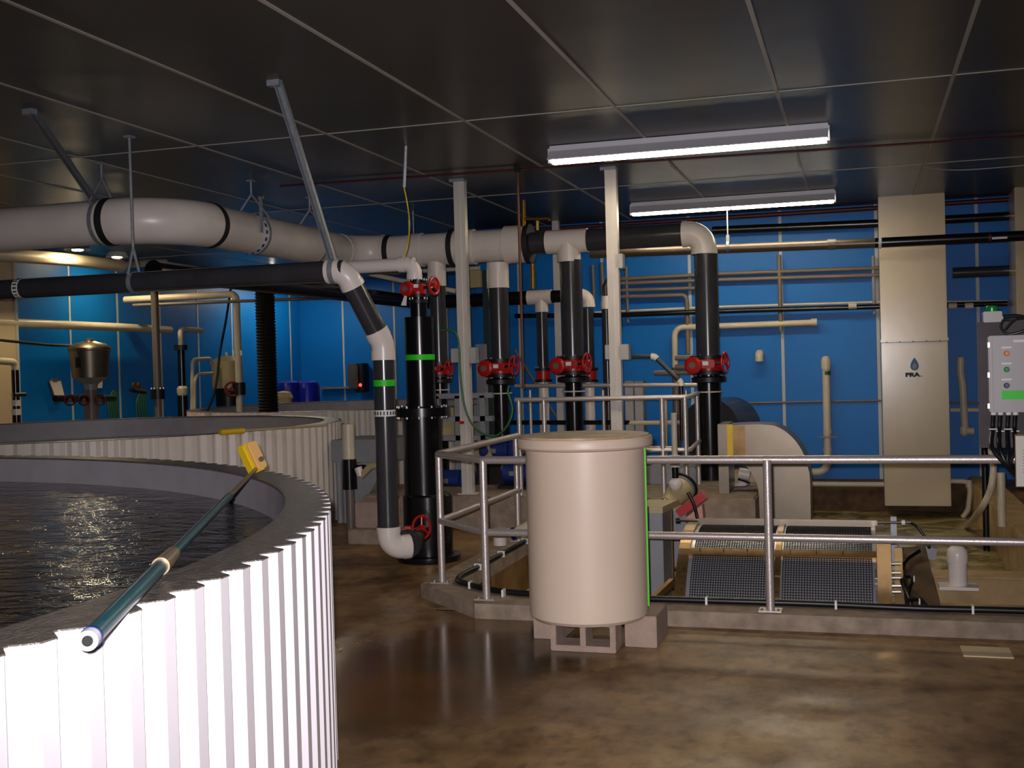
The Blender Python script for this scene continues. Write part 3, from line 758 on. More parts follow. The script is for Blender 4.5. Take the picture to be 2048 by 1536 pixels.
# foot valve between elbow and tower
fv = at(822, 1060, Y=9.0)
t = thing('gate_valve', 'red handwheel valve near the floor between white elbow and black tower base', 'valve', (fv.x, fv.y, 0.1))
g1 = bot + tgt * 0.12; g2 = V((TX + 0.03, TY, 0.26)); g2 = g2 + (g1 - g2).normalized() * 0.22
dd = (g2 - g1).normalized()
obj('valve_body', B().tube([g1 + dd * 0.04, g1 + dd * 0.22, g2], 0.07, 20), 'iron', t)
for kk in (0.07, 0.15): obj('flange', B().tube([g1 + dd * kk, g1 + dd * (kk + 0.025)], 0.115, 24), 'iron', t)
st = at(816, 1062, Y=8.95); body = g1 + dd * 0.13
obj('stem', B().tube([body, st], 0.03, 14), 'red', t)
obj('gearbox', B().box(st + V((0, 0, 0.0)), (0.085, 0.10, 0.085), Matrix.Rotation(0.3, 3, 'Z')), 'red', t, bevel=0.015)
wc_ = at(843, 1055, Y=8.92)
b = B(); wheel(b, wc_, 0.095, V((1, -0.55, 0.1)), 0.011, 3); obj('handwheel', b, 'red', t)
obj('shaft', B().tube([st, wc_], 0.012, 10), 'bolt', t)

# ------------------------------------------------------------------ manifold with risers
rm = 0.128
t = thing('manifold_pipe', 'dark grey horizontal pipe with white tee and white elbow, right of the big white pipe', 'pipe', (on(1400), YM, 0))
xe = on(1408); xt = on(1137)
zc = ZB
obj('pipe_section', B().tube([(on(1066) - 0.15, YM, zc), (on(1100), YM, zc)], rm, 28), 'dark', t)
b = B(); b.tube([(on(1094), YM, zc), (on(1176), YM, zc)], rm * 1.08, 28); b.tube([(xt, YM, zc), (xt, YM, zc - 0.24)], rm * 1.08, 28)
obj('tee', b, 'pvc', t)
obj('pipe_section', B().tube([(on(1174), YM, zc), (xe - 0.22, YM, zc)], rm, 28), 'dark', t)
obj('elbow', elbow(V((xe, YM, zc)), X, -Z, rm, rm * 1.4, sock=0.45), 'pvc', t)
zv = lambda py: at(1140, py, Y=YM).z
def riser(name_label, px, ztop, rr, zbot, vz, vlabel, cap=None, m_='dark', y=YM, zb2=None, full=True, lower_r=None, s=1.0):
    x = on(px) if y == YM else at(px, 640, Y=y).x
    t = thing('vertical_pipe', name_label, 'pipe', (x, y, zbot))
    if vz:
        obj('upper_pipe', B().tube([(x, y, vz + 0.06 * s), (x, y, ztop)], rr, 28), m_, t)
        obj('lower_pipe', B().tube([(x, y, zbot), (x, y, vz - 0.06 * s)], lower_r or rr, 28), 'black' if full else m_, t)
    else: obj('upper_pipe', B().tube([(x, y, zbot), (x, y, ztop)], rr, 28), m_, t)
    if cap == 'tee':
        obj('white_stub', B().tube([(x, y, ztop - 0.02), (x, y, ztop + 0.28)], rr * 1.12, 28), 'pvc', t)
    if vz: valve(vlabel, (x, y, vz), rr, full=full, s=s)
    return t, x
riser('thick dark vertical pipe right of the left pale column, from the big white pipe', 994, zv(566), 0.118, 0.34, at(995, 736, Y=YM).z, 'red valve on the thick dark pipe just right of the left pale column', cap='tee', lower_r=0.095, s=1.25)
riser('thick dark vertical pipe under the white tee, behind the barrel', 1140, zc - 0.22, 0.128, 0.34, at(1140, 731, Y=YM).z, 'red valve on the middle thick dark pipe directly above the barrel', lower_r=0.1, s=1.25)
riser('thickest dark vertical pipe at the right, from the white elbow down into the pit', 1411, zc - 0.24, 0.132, -0.85, at(1415, 730, Y=YM).z, 'red valve on the thick dark pipe at the right going down to the pit', lower_r=0.132, s=1.25)
riser('dark vertical pipe half hidden behind the black tower', 872, zv(556), 0.10, 0.34, at(880, 740, Y=YM).z, 'red valve glimpsed right behind the black tower', cap='tee', lower_r=0.08, s=1.0)

# rear black pipe against the wall
YW = 14.7; rw = 0.075
zq = at(1000, 598, Y=YW).z
qx = lambda px: at(px, 598, Y=YW).x
t = thing('rear_pipe', 'black pipe behind the big risers with a white tee and white elbow', 'pipe', (qx(1085), YW, 0))
fa = at(430, 575, Z=zq); run0 = V((qx(840), YW, zq))
obj('pipe_section', B().tube(fillet([V((qx(840), 7.0 + 1.5, zq)), V((qx(840), YW, zq)), V((qx(1060), YW, zq))], 0.3), 0.09, 24), 'black', t)
b = B(); b.tube([(qx(1056), YW, zq), (qx(1104), YW, zq)], rw * 1.3, 24); b.tube([(qx(1083), YW, zq), (qx(1083), YW, zq - 0.2)], rw * 1.2, 24)
obj('tee', b, 'pvc', t)
obj('pipe_section', B().tube([(qx(1102), YW, zq), (qx(1165), YW, zq)], rw * 1.1, 24), 'black', t)
obj('elbow', elbow(V((qx(1176), YW, zq)), X, -Z, rw * 1.1, rw * 1.5), 'pvc', t)
q = at(940, 598, Y=YW)
g = obj('marking_band', B().tube([(q.x - 0.02, YW, zq), (q.x + 0.02, YW, zq)], 0.0915, 24), 'whink', t)
def rriser(lbl, vl, px, zt_, rr, y=YW):
    x = at(px, 650, Y=y).x; vz = at(px, 750, Y=y).z
    t = thing('vertical_pipe', lbl, 'pipe', (x, y, 0.34))
    obj('upper_pipe', B().tube([(x, y, vz), (x, y, zt_)], rr, 22), 'dark', t)
    obj('lower_pipe', B().tube([(x, y, 0.34), (x, y, vz)], rr * 0.9, 22), 'pvc', t)
    if vl: valve(vl, (x, y, vz), rr, full=False, s=1.1)
rriser('slim dark vertical pipe under the rear white tee', 'small black and red flanged valve on the slim pipe left of the middle riser', 1084, zq - 0.18, rw)
rriser('slim dark vertical pipe under the rear white elbow', 'small black and red flanged valve on the slim pipe right of the middle riser', 1176, zq - 0.18, rw)
x = at(1213, 650, Y=YW).x
t = thing('vertical_pipe', 'narrow dark vertical pipe with white coupling just left of the right pale column', 'pipe', (x, YW, 0.34))
obj('pipe_section', B().tube([(x, YW, 0.34), (x, YW, at(1213, 618, Y=YW).z)], 0.06, 20), 'dark', t)
z1 = at(1213, 618, Y=YW).z; z2 = at(1213, 592, Y=YW).z
obj('white_coupling', B().lathe((x, YW, z1), [(0.066, 0), (0.066, (z2 - z1) * .5), (0.055, (z2 - z1) * .75), (0.05, z2 - z1)], seg=24), 'pvc', t)
obj('upper_elbow', B().tube(fillet([V((x, YW, z2 - 0.01)), V((x, YW, z2 + 0.12)), V((x + 0.12, YW, z2 + 0.32)), V((x + 0.12, YW, zq + 0.45))], 0.05), 0.045, 18), 'dark', t)

# ------------------------------------------------------------------ pipes and conduits on the back wall
YC = YR - 0.1
def wallpipe(name, label, pts, r, m_, y=YC, fr=0.08, cat='pipe'):
    b = B().tube(fillet([at(px, py, Y=y) for px, py in pts], fr), r, 14)
    return tag(obj(name, b, m_), label, cat)
wallpipe('wall_pipe', 'topmost black pipe on the blue wall, just under the ceiling line', [(1425, 461), (1755, 447), (2020, 432)], 0.055, 'black', y=YR - 0.2)
yv = YR - 1.55
def xy(px, py): return at(px, py, Y=yv)
t = thing('wall_pipe', 'long dark pipe crossing in front of the tall beige duct at the right', 'pipe', xy(1436, 494))
za = xy(1600, 489).z
obj('brown_section', B().tube([xy(1180, 508), xy(1752, 486)], 0.056, 20), mat('brown_pipe', rgb(92, 78, 62), 0.3), t)
obj('coupling', B().tube([xy(1655, 489), xy(1672, 488.5)], 0.064, 20), 'greypvc', t)
obj('black_section', B().tube([xy(1750, 486), xy(2200, 464)], 0.06, 20), 'black', t)
obj('pipe_clamp', B().tube([xy(1757, 486), xy(1763, 486)], 0.068, 20), 'white', t)
obj('red_valve_mark', B().tube([xy(1976, 475), xy(1982, 475)], 0.064, 16), 'redpipe', t)
lb = xy(1998, 477) - Y * 0.065
obj('white_label', B().box(lb, (0.16, 0.008, 0.025)), 'whink', t)
q = xy(1456, 494)
t = thing('pipe_hanger', 'thin rod hanger holding the brown wall pipe below the rear ceiling light', 'pipe hanger', (q.x, q.y, H))
obj('threaded_rod', B().tube([(q.x, q.y, H), (q.x, q.y, q.z + 0.09)], 0.008, 8), 'galv', t)
obj('clevis', B().box(q + Z * 0.10, (0.04, 0.04, 0.09)), 'galv', t, bevel=0.004); obj('ring', B().tube([q - X * 0.015, q + X * 0.015], 0.072, 20), 'galv', t)

def rackc(y0, y1, px0, px1, i): return None
names = ['upper', 'second', 'third']
wallpipe('conduit', 'upper one of the grey conduits across the blue wall behind the right riser', [(1242, 558), (1430, 548), (1757, 536)], 0.028, 'greypipe')
wallpipe('conduit', 'second grey conduit across the blue wall, directly under the upper one', [(1242, 567), (1430, 560), (1757, 550)], 0.028, 'greypipe')
wallpipe('conduit', 'third grey conduit on the blue wall, ending at the thick right riser', [(1242, 581), (1400, 576)], 0.028, 'greypipe')
wallpipe('conduit', 'grey conduit on the blue wall that turns down beside the right riser', [(1242, 594), (1372, 590), (1374, 610), (1376, 708)], 0.03, 'greypipe')
wallpipe('conduit', 'slim cream conduit running the whole blue wall above a black pipe', [(1190, 625), (1432, 614), (1757, 604), (2015, 603)], 0.018, 'pvc_old', y=YR - 0.07)
t = wallpipe('wall_pipe', 'black pipe on the blue wall directly under the slim cream conduit', [(1030, 632), (1240, 630), (1432, 623), (1757, 613), (2015, 607)], 0.034, 'black', y=YR - 0.14)
for px, n_ in ((1705, 0), (1938, 0), (1905, 0)):
    q = at(px, 612, Y=YR - 0.18); obj('coupling', B().tube([q - X * 0.05, q + X * 0.05], 0.04, 14), 'pvc_old', t)
t = wallpipe('conduit', 'beige pipe on the blue wall ending in a cap, right of the thick riser', [(1350, 740), (1349, 655), (1400, 654), (1632, 645)], 0.042, 'pvc_old', fr=0.12)
q0, q1 = at(1622, 645, Y=YC), at(1634, 644.5, Y=YC)
obj('cap', B().tube([q0, q1], 0.052, 18), 'pvc_old', t)
wallpipe('conduit', 'thin brown conduit crossing the blue wall at waist height', [(1440, 807), (1762, 801)], 0.014, 'greypipe', y=YR - 0.014)
wallpipe('conduit', 'thin brown conduit on the blue wall right of the beige duct', [(1898, 806), (1965, 806)], 0.014, 'greypipe', y=YR - 0.014)
wallpipe('conduit', 'beige pipe stub running behind the curved standpipe right of the duct', [(1900, 820), (1965, 820)], 0.03, 'pvc_old', y=YR - 0.03)
wallpipe('wall_bracket', 'vertical grey strut channel on the blue wall holding the conduits, middle one', [(1558, 510), (1562, 662)], 0.03, 'greypipe', cat='bracket')
wallpipe('wall_bracket', 'vertical grey strut channel on the blue wall beside the beige duct', [(1746, 512), (1749, 628)], 0.022, 'boxg', cat='bracket')
wallpipe('wall_bracket', 'vertical grey strut channel on the blue wall right of the right pale column', [(1252, 532), (1256, 645)], 0.022, 'greypipe', cat='bracket')
# capped standpipe
t = thing('standpipe', 'beige standpipe with round cap and elbow at its foot on the blue wall', 'pipe', at(1655, 940, Y=YC))
obj('pipe_section', B().tube(fillet([at(1652, 735, Y=YC), at(1656, 944, Y=YC), at(1600, 945, Y=YC)], 0.14), 0.05, 18), 'pvc_old', t)
q = at(1652, 738, Y=YC)
obj('cap', B().lathe(q, [(0.06, 0), (0.062, 0.02), (0.06, 0.12), (0.045, 0.155), (0.02, 0.17), (0, 0.172)], seg=20), 'pvc_old', t)
q = at(1653, 746, Y=YC); obj('green_label_band', B().tube([q - Z * 0.025, q + Z * 0.025], 0.052, 18), mat('dark_green_band', rgb(24, 70, 50), 0.5), t)
for py in (862, 900, 925): q = at(1655, py, Y=YC); obj('coupling', B().tube([q - Z * 0.03, q + Z * 0.03], 0.056, 18), 'pvc_old', t)
obj('wall_clamp', B().box(at(1655, 874, Y=YC - 0.04), (0.24, 0.03, 0.02)), 'greypipe', t)
# curved standpipe right of the duct
YD = YR - 0.05
t = thing('standpipe', 'beige standpipe curved at the top and elbowed at the foot, right of the duct', 'pipe', at(1927, 860, Y=YD))
obj('pipe_section', B().tube(fillet([at(1921, 722, Y=YD), at(1921, 745, Y=YD), at(1925, 770, Y=YD), at(1930, 862, Y=YD), at(1948, 862, Y=YD)], 0.06), 0.048, 18), 'pvc_old', t)
q = at(1921, 722, Y=YD); obj('cap', B().lathe(q - Z * 0.05, [(0.05, 0), (0.052, 0.03), (0.042, 0.10), (0.0, 0.12)], seg=18), 'pvc_old', t)
q = at(1928, 862, Y=YD); obj('foot_elbow', B().lathe(q - Z * 0.06, [(0.03, 0), (0.055, 0.03), (0.06, 0.06), (0.056, 0.12)], seg=18), 'pvc_old', t)
# wall stub
q = at(1520, 712, Y=YR)
b = B(); b.tube(fillet([q + Z * 0.03, q + Z * 0.03 - Y * 0.14, q - Y * 0.14 - Z * 0.07], 0.06), 0.055, 18)
tag(obj('pipe_stub', b, 'pvc_old'), 'short white downturned pipe stub on the blue wall', 'pipe stub')
# low pipe at the wall foot
wallpipe('wall_pipe', 'low cream pipe running along the foot of the blue wall', [(1490, 965), (1620, 968), (1765, 969), (1800, 969)], 0.034, 'pvc_old', y=YR - 0.25)
t = wallpipe('wall_pipe', 'cream pipe bending down into the water right of the beige duct', [(1895, 962), (1938, 963), (1940, 985), (1936, 1020), (1925, 1035)], 0.032, 'pvc_old', y=YR - 0.6, fr=0.08)
q = at(1938, 968, Y=YR - 0.6); obj('coupling', B().tube([q - Z * 0.04, q + Z * 0.05], 0.04, 14), 'pvc_old', t)

# ------------------------------------------------------------------ beige ducts
def duct(label, x0, x1, y0, z0, seamz=None):
    t = thing('beige_duct', label, 'duct', (x0, y0, z0))
    obj('duct_casing', B().bx(x0, x1, y0, YR - 0.01, z0, H), 'duct', t, bevel=0.006)
    if seamz:
        j = obj('joint_flange', B().bx(x0 - 0.008, x1 + 0.008, y0 - 0.012, YR - 0.02, seamz - 0.02, seamz + 0.02), 'duct', t)
        b = B()
        for i in range(5):
            xx = x0 + (x1 - x0) * (0.08 + 0.2 * i); b.tube([(xx, y0 - 0.018, seamz - 0.018), (xx, y0 - 0.01, seamz - 0.018)], 0.008, 6)
        obj('screw', b, 'ink', j)
        obj('joint_line', B().bx(x0 - 0.004, x1 + 0.004, y0 - 0.014, y0, seamz - 0.026, seamz - 0.021), 'ink', t)
    return t
YDU = 15.0
dL, dR = at(1763, 700, Y=YDU).x, at(1896, 700, Y=YDU).x
dz = at(1830, 1012, Y=YDU).z
sz = at(1828, 680, Y=YDU).z
t = duct('tall beige sheet metal duct from ceiling to water, blue water drop emblem on it', dL, dR, YDU, dz, sz)
# emblem: water drop and letters
def drop(c_, s_, m_, off):
    pts = []
    for i in range(25):
        a = PI * 2 * i / 24; rr = 1.0
        x_ = math.sin(a) * (math.sin(a / 2) ** 1.0); z_ = math.cos(a)
        pts.append((x_, z_))
    P_ = [V((c_.x + px_ * s_ * 0.8, c_.y - off, c_.z + pz_ * s_)) for px_, pz_ in pts[:-1]]
    return B().prism(P_, (0, 0.003, 0))
dcn = at(1829, 728, Y=YDU)
e_ = obj('drop_emblem', drop(dcn, 0.08, 'logob', 0.006), 'logob', t, flat=True)
obj('emblem_centre', drop(dcn - Z * 0.02, 0.04, None, 0.009), mat('pale_emblem', rgb(130, 140, 150), 0.5), e_, flat=True)
def text(body, loc, size, m_, parent, off=0.0, name='lettering', sx=1.0, align='CENTER'):
    cu = bpy.data.curves.new(name, 'FONT'); cu.body = body; cu.size = size; cu.extrude = 0.001; cu.offset = off; cu.align_x = align
    o = bpy.data.objects.new(name, cu); COL.objects.link(o)
    bpy.context.view_layer.update()
    me = bpy.data.meshes.new_from_object(o.evaluated_get(bpy.context.evaluated_depsgraph_get())); COL.objects.unlink(o); bpy.data.objects.remove(o)
    me.transform(Matrix.Translation(V(loc) - LOC.get(parent.name, V((0, 0, 0)))) @ Matrix.Rotation(PI / 2, 4, 'X') @ Matrix.Scale(sx, 4, (1, 0, 0)))
    me.materials.clear(); me.materials.append(M[m_]); r = bpy.data.objects.new(name, me); COL.objects.link(r); r.parent = parent; LOC[r.name] = LOC.get(parent.name, V((0, 0, 0)))
    return r
tx = at(1825, 753, Y=YDU); text('PRA', (tx.x, YDU - 0.004, tx.z), 0.066, 'ink', t, 0.0045, sx=1.4)
tx = at(1841, 753, Y=YDU); text('inc.', (tx.x, YDU - 0.004, tx.z), 0.02, 'ink', t, 0.0008, align='LEFT')
q = at(2022, 500, Y=YDU)
duct('beige duct at the right edge behind the grey control panel', at(2030, 500, Y=YDU).x, at(2030, 500, Y=YDU).x + 0.8, YDU - 0.05, 0.3)

# ------------------------------------------------------------------ control panel with backboard
YG = 7.46
def g(px, py, y=YG): return at(px, py, Y=y)
t = thing('control_panel', 'grey control panel with buttons and green stripe on a dark backboard', 'control panel', g(1985, 895))
a_, b_ = g(1955, 645), g(2075, 895)
obj('backboard', B().bx(a_.x, a_.x + 0.62, YG, YG + 0.02, b_.z, a_.z), 'board', t)
a_, b_ = g(1976, 672, YG - 0.16), g(2070, 824, YG - 0.16)
enc = obj('enclosure', B().bx(a_.x, a_.x + 0.40, YG - 0.16, YG, b_.z, a_.z), 'panelg', t, bevel=0.006)
dr = obj('door', B().bx(a_.x + 0.02, a_.x + 0.395, YG - 0.18, YG - 0.16, b_.z + 0.008, a_.z - 0.01), 'panelg', t, bevel=0.004)
for py, m_ in ((707, 'amber'), (739, 'greenlamp'), (771, 'navy')):
    c_ = g(2013, py, YG - 0.18)
    bt = obj('button', B().lathe(c_ + Y * 0.001, [(0.016, 0), (0.016, 0.015), (0.012, 0.02), (0, 0.02)], -Y, 16), m_, dr)
    obj('button_label', B().box(g(2013, py - 12, YG - 0.181), (0.055, 0.003, 0.010)), 'whink', dr)
c_ = g(2035, 682, YG - 0.181); obj('name_plate', B().box(c_ + X * 0.02, (0.085, 0.003, 0.014)), 'whink', dr)
c_ = g(2020, 790, YG - 0.181); obj('green_stripe', B().box(c_ + X * 0.055, (0.20, 0.003, 0.052)), 'green', dr)
for py in (690, 750, 812): obj('hinge', B().box(g(1977, py, YG - 0.17), (0.012, 0.02, 0.03)), 'bolt', enc)
t = thing('beacon_light', 'green warning beacon on a small grey box above the control panel', 'beacon', g(1983, 645))
obj('box', B().box(g(1984, 634), (0.105, 0.09, 0.065)), 'panelg', t, bevel=0.004)
obj('lens', B().lathe(g(1984, 624), [(0.036, 0), (0.037, 0.004), (0.035, 0.03), (0.028, 0.038), (0, 0.04)], seg=20), 'greenlamp', t)
obj('gland', B().tube([g(2001, 635), g(2008, 635)], 0.01, 10), 'white', t)
b = B(); b.tube(spline([g(2006, 634, YG - .02), g(2035, 632, YG - .03), g(2070, 640, YG - .05)], 6), 0.012, 10)
b.tube(spline([g(2006, 640, YG - .05), g(2002, 655, YG - .05), g(2015, 668, YG - .06), g(2040, 664, YG - .07), g(2075, 650, YG - .07)], 6), 0.008, 10)
b.tube(spline([g(2010, 660, YG - .07), g(2030, 640, YG - .07), g(2060, 636, YG - .07)], 6), 0.008, 10)
tag(obj('cable_coil', b, 'cable'), 'coil of black cable on top of the control panel', 'cable')
for i, px in enumerate((1987, 2001, 2017, 2031)):
    b = B(); yk = YG - 0.10
    b.tube(spline([g(px, 824, yk), g(px - 2, 860, yk), g(px - 3 + i, 895, yk - 0.12), g(2012 + 3 * i, 930, yk - 0.14), g(2040 + 4 * i, 955, yk - 0.05), g(2090, 965, yk)], 7), 0.013, 10)
    t = thing('power_cable', ('first', 'second', 'third', 'fourth')[i] + ' black cable from the left dropping out of the control panel underside', 'cable', g(px, 824, yk), 'black cables under the control panel')
    obj('cable', b, 'cable', t)
    obj('gland', B().tube([g(px, 822, yk), g(px, 830, yk)], 0.016, 10), 'white', t)
    obj('cable_tie', B().box(g(px - 1, 858 + 4 * (i % 2), yk), (0.045, 0.03, 0.006)), 'white', t)
t = thing('paper_sheet', 'white paper notice hanging on the railing at the right edge', 'paper', g(2040, 870, 7.2))
a_, b_ = g(2031, 872, 7.2), g(2090, 973, 7.2)
obj('sheet', B().bx(a_.x, a_.x + 0.22, 7.2, 7.204, b_.z, a_.z), 'paper', t)
b = B()
for i in range(8): b.bx(a_.x + 0.035, a_.x + 0.16, 7.198, 7.2, b_.z + 0.08 + i * 0.018, b_.z + 0.084 + i * 0.018)
obj('printed_lines', b, 'boxg', t); obj('clipboard_edge', B().bx(a_.x - 0.004, a_.x + 0.22, 7.206, 7.212, b_.z - 0.005, a_.z + 0.01), 'wood', t)
# support post below the board, white tubes
q = at(1969, 895, Y=12.6)
tag(obj('standing_pipe', B().tube([(q.x, 12.6, -0.5), (q.x, 12.6, q.z + 0.05)], 0.032, 14), 'cable'), 'black upright pipe standing in the pit water below the control panel', 'pipe')
obj('stand_post', B().bx(g(1955, 645).x + 0.36, g(1955, 645).x + 0.42, YG + 0.02, YG + 0.07, 0.1, g(1985, 650).z), 'galv', bpy.data.objects['control_panel'])
tag(obj('white_tube', B().tube(spline([g(1982, 897, 11.2), g(1987, 940, 11.2), g(1979, 985, 11.2), g(1957, 1025, 11.6), at(1932, 1054, Z=-0.36)], 7), 0.03, 14), 'pvc_old'), 'pale bent hose curving from the panel down into the pit water', 'hose')
tag(obj('pipe_stub', B().tube([V((g(2002, 945, 11.2).x, 11.2, 0.1)), g(2002, 945, 11.2)], 0.036, 14), 'pvc_old'), 'short upright cream pipe stub on the pit wall under the control panel', 'pipe stub')

# ------------------------------------------------------------------ rotating drum screen in the pit
cy_, cz_, Rd = 8.40, -0.35, 0.82
xa, xb = -1.17, 0.07; xm = at(1553, 1150, Y=7.75).x
def dp(x, deg, r=Rd): a = math.radians(deg); return V((x, cy_ - r * math.cos(a), cz_ + r * math.sin(a)))
t = thing('drum_screen', 'brown steel drum screen with fine wire mesh in the pit, behind the railing', 'drum filter', (xm, cy_, cz_))
def arcstrip(x0, x1, d0, d1, r0, r1, n=16):
    b = B(); prev = None
    pts = [(dp(0, d0 + (d1 - d0) * i / n, r1)) for i in range(n + 1)] + [(dp(0, d0 + (d1 - d0) * i / n, r0)) for i in range(n, -1, -1)]
    o_ = [V((x0, p.y, p.z)) for p in pts]
    for i in range(n):
        q_ = [o_[i], o_[i + 1], o_[2 * n - i], o_[2 * n + 1 - i]]
        a = [b.bm.verts.new(p) for p in q_]; c_ = [b.bm.verts.new(V((x1, p.y, p.z))) for p in q_]
        for f_ in ((a[0], a[1], c_[1], c_[0]), (a[2], a[3], c_[3], c_[2])): b.bm.faces.new(f_)
        if i == 0: b.bm.faces.new((a[3], a[0], c_[0], c_[3]))
        if i == n - 1: b.bm.faces.new((a[1], a[2], c_[2], c_[1]))
        b.bm.faces.new(a); b.bm.faces.new(c_[::-1])
    return b
obj('screen_drum', arcstrip(xa, xb, -20, 150, Rd - 0.03, Rd - 0.008, 40), 'screen', t, angle=30)
for x0, x1, lab in ((xa - 0.075, xa, 'left'), (xm - 0.02, xm + 0.02, 'mid'), (xb, xb + 0.06, 'right')):
    obj('drum_ring', arcstrip(x0, x1, -15, 160, Rd - 0.06, Rd + 0.018, 40), 'steelb', t, angle=30)
bays = ((xa + 0.03, xm - 0.035), (xm + 0.035, xb - 0.03))
for (x0, x1) in bays:
    for d0, d1 in ((12, 56), (60.5, 100)):
        b = B(); nx = 32; na = int((d1 - d0) / 1.3)
        for i in range(nx + 1):
            xx = x0 + (x1 - x0) * i / nx; pr = [dp(xx, d0 + (d1 - d0) * k_ / 12, Rd) for k_ in range(13)]; b.tube(pr, 0.0026, 4, caps=False)
        for i in range(na + 1):
            dg_ = d0 + (d1 - d0) * i / na; b.tube([dp(x0, dg_, Rd - 0.003), dp(x1, dg_, Rd - 0.003)], 0.0026, 4, caps=False)
        obj('wire_mesh', b, 'ink', t, flat=True)
obj('cross_bar', arcstrip(xa, xb, 56, 60.5, Rd - 0.02, Rd + 0.012, 3), 'steelb', t)
for xx in [x0 + (x1 - x0) * k_ for x0, x1 in bays for k_ in (0.08, 0.38, 0.68)]:
    obj('ring_bolt', B().torus(dp(xx, 58.3, Rd + 0.02), 0.012, 0.0025, X, 12, 5), 'iron', t)
for xx, m_ in ((xa - 0.02, 'steelb'), (xm, 'steelb'), (xb + 0.01, 'bolt')):
    for dg_ in (35, 46):
        a = math.radians(dg_); c_ = dp(xx, dg_, Rd + 0.022)
        cp = obj('clamp_plate', B().box(c_, (0.045, 0.075, 0.006), Matrix.Rotation(-(PI / 2 - a) + PI, 3, 'X').inverted() if False else Matrix.Rotation(PI / 2 - a, 3, 'X')), m_, t)
        nrm_ = V((0, -math.cos(a), math.sin(a))); obj('screw', B().tube([c_, c_ + nrm_ * 0.008], 0.007, 8), 'ink', cp)
tb0, tb1 = at(1396, 1036, Y=8.55), at(1755, 1060, Y=8.55)
obj('top_plate', B().bx(tb0.x, tb1.x, 8.53, 8.57, tb1.z - 0.01, tb0.z), 'steel', t, bevel=0.004)
q = at(1767, 1100, Y=7.72); obj('side_frame', B().bx(q.x - 0.042, q.x + 0.045, 7.66, 7.78, -0.4, at(1767, 1068, Y=7.7).z), 'steelb', t)
q = at(1330, 1190, Y=7.75); obj('side_brace', B().tube([at(1345, 1165, Y=7.85), at(1300, 1208, Y=7.62)], 0.035, 6), 'steelb', t)
obj('spray_pipe', B().tube([at(1352, 1039, Y=8.6), at(1396, 1041, Y=8.6)], 0.012, 10), 'steel', t)
obj('pipe_end_cap', B().tube([at(1352, 1041, Y=8.6), at(1360, 1041, Y=8.6)], 0.022, 12), 'iron', t)
# right side spray pipe with post and hose
t = thing('spray_pipe', 'thin steel spray pipe with a grey post right of the drum screen', 'pipe', at(1787, 1190, Y=8.2))
obj('pipe_section', B().tube([at(1755, 1045, Y=8.4), at(1822, 1045, Y=8.4)], 0.010, 10), 'steel', t)
obj('post', B().bx(at(1781, 1045, Y=8.42).x, at(1793, 1045, Y=8.42).x, 8.4, 8.44, at(1787, 1140, Y=8.4).z, at(1787, 1034, Y=8.4).z), 'galv', t)
obj('union', B().tube([at(1803, 1045, Y=8.4), at(1810, 1045, Y=8.4)], 0.018, 12), 'white', t)
obj('hose', B().tube(spline([at(1818, 1045, Y=8.4), at(1832, 1052, Y=8.4), at(1848, 1072, Y=8.3), at(1858, 1095, Y=8.2)], 6), 0.010, 10), 'cable', t)
# deck, side hardware
t = thing('roller_track', 'stack of small steel rollers beside the drum screen', 'roller assembly', at(1800, 1200, Y=7.9))
for py in (1128, 1146, 1156, 1172, 1184): obj('roller', B().tube([at(1779, py, Y=7.85), at(1802, py, Y=7.85)], 0.010 if py != 1172 else 0.014, 10), 'bolt', t)
obj('mount_plate', B().bx(at(1790, 1180, Y=7.9).x, at(1806, 1180, Y=7.9).x, 7.88, 7.93, -0.4, at(1800, 1095, Y=7.9).z), 'steelb', t)
struct('trim_2', B().bx(at(1846, 1150, Y=9.3).x, XP1, 9.3, 9.6, -1.05, -0.02), 'conct', bevel=0.02, flat=True)
dk = B().bx(at(1862, 1200, Y=7.6).x, XP1, 7.52, 8.45, -0.11, -0.05)
tag(obj('pit_cover', dk, 'conct', flat=True), 'tan cover panel over the right part of the pit behind the kerb', 'cover panel')
b = B()
pc0 = at(1828, 1100, Y=8.6); pc1 = at(1870, 1222, Y=7.6)
b.prism([at(1806, 1095, Y=8.5), at(1850, 1090, Y=8.5), at(1884, 1226, Y=7.6), at(1826, 1226, Y=7.6)], (0, 0.05, -0.35))
t = thing('side_shroud', 'rusty brown angled shroud with hoses right of the drum screen', 'shroud', pc1)
obj('plate', b, 'concd', t)
obj('hose', B().tube(spline([at(1838, 1102, Y=8.35), at(1812, 1120, Y=8.2), at(1801, 1145, Y=8.0), at(1808, 1172, Y=7.8), at(1820, 1205, Y=7.6), at(1822, 1222, Y=7.5)], 6), 0.015, 10), 'cable', t)
obj('hose', B().tube(spline([at(1812, 1152, Y=7.95), at(1826, 1156, Y=7.85), at(1818, 1180, Y=7.75), at(1815, 1210, Y=7.6)], 6), 0.013, 10), 'cable', t)
obj('hose', B().tube(spline([at(1820, 1200, Y=7.6), at(1838, 1198, Y=7.55), at(1855, 1215, Y=7.5), at(1880, 1224, Y=7.45)], 6), 0.015, 10), 'cable', t)
obj('hose_clip', B().torus(at(1828, 1158, Y=7.82), 0.018, 0.005, X, 14, 6), 'white', t); obj('hose_clip', B().torus(at(1839, 1204, Y=7.52), 0.02, 0.005, X, 14, 6), 'white', t)
t = thing('limit_switch', 'small grey box on a tan bracket above the pit deck, right of the screen', 'switch box', at(1850, 1105, Y=8.7))
obj('bracket', B().prism([at(1798, 1092, Y=8.75), at(1832, 1090, Y=8.75), at(1838, 1102, Y=8.75), at(1805, 1112, Y=8.75)], (0, 0.04, 0)), 'boxt', t)
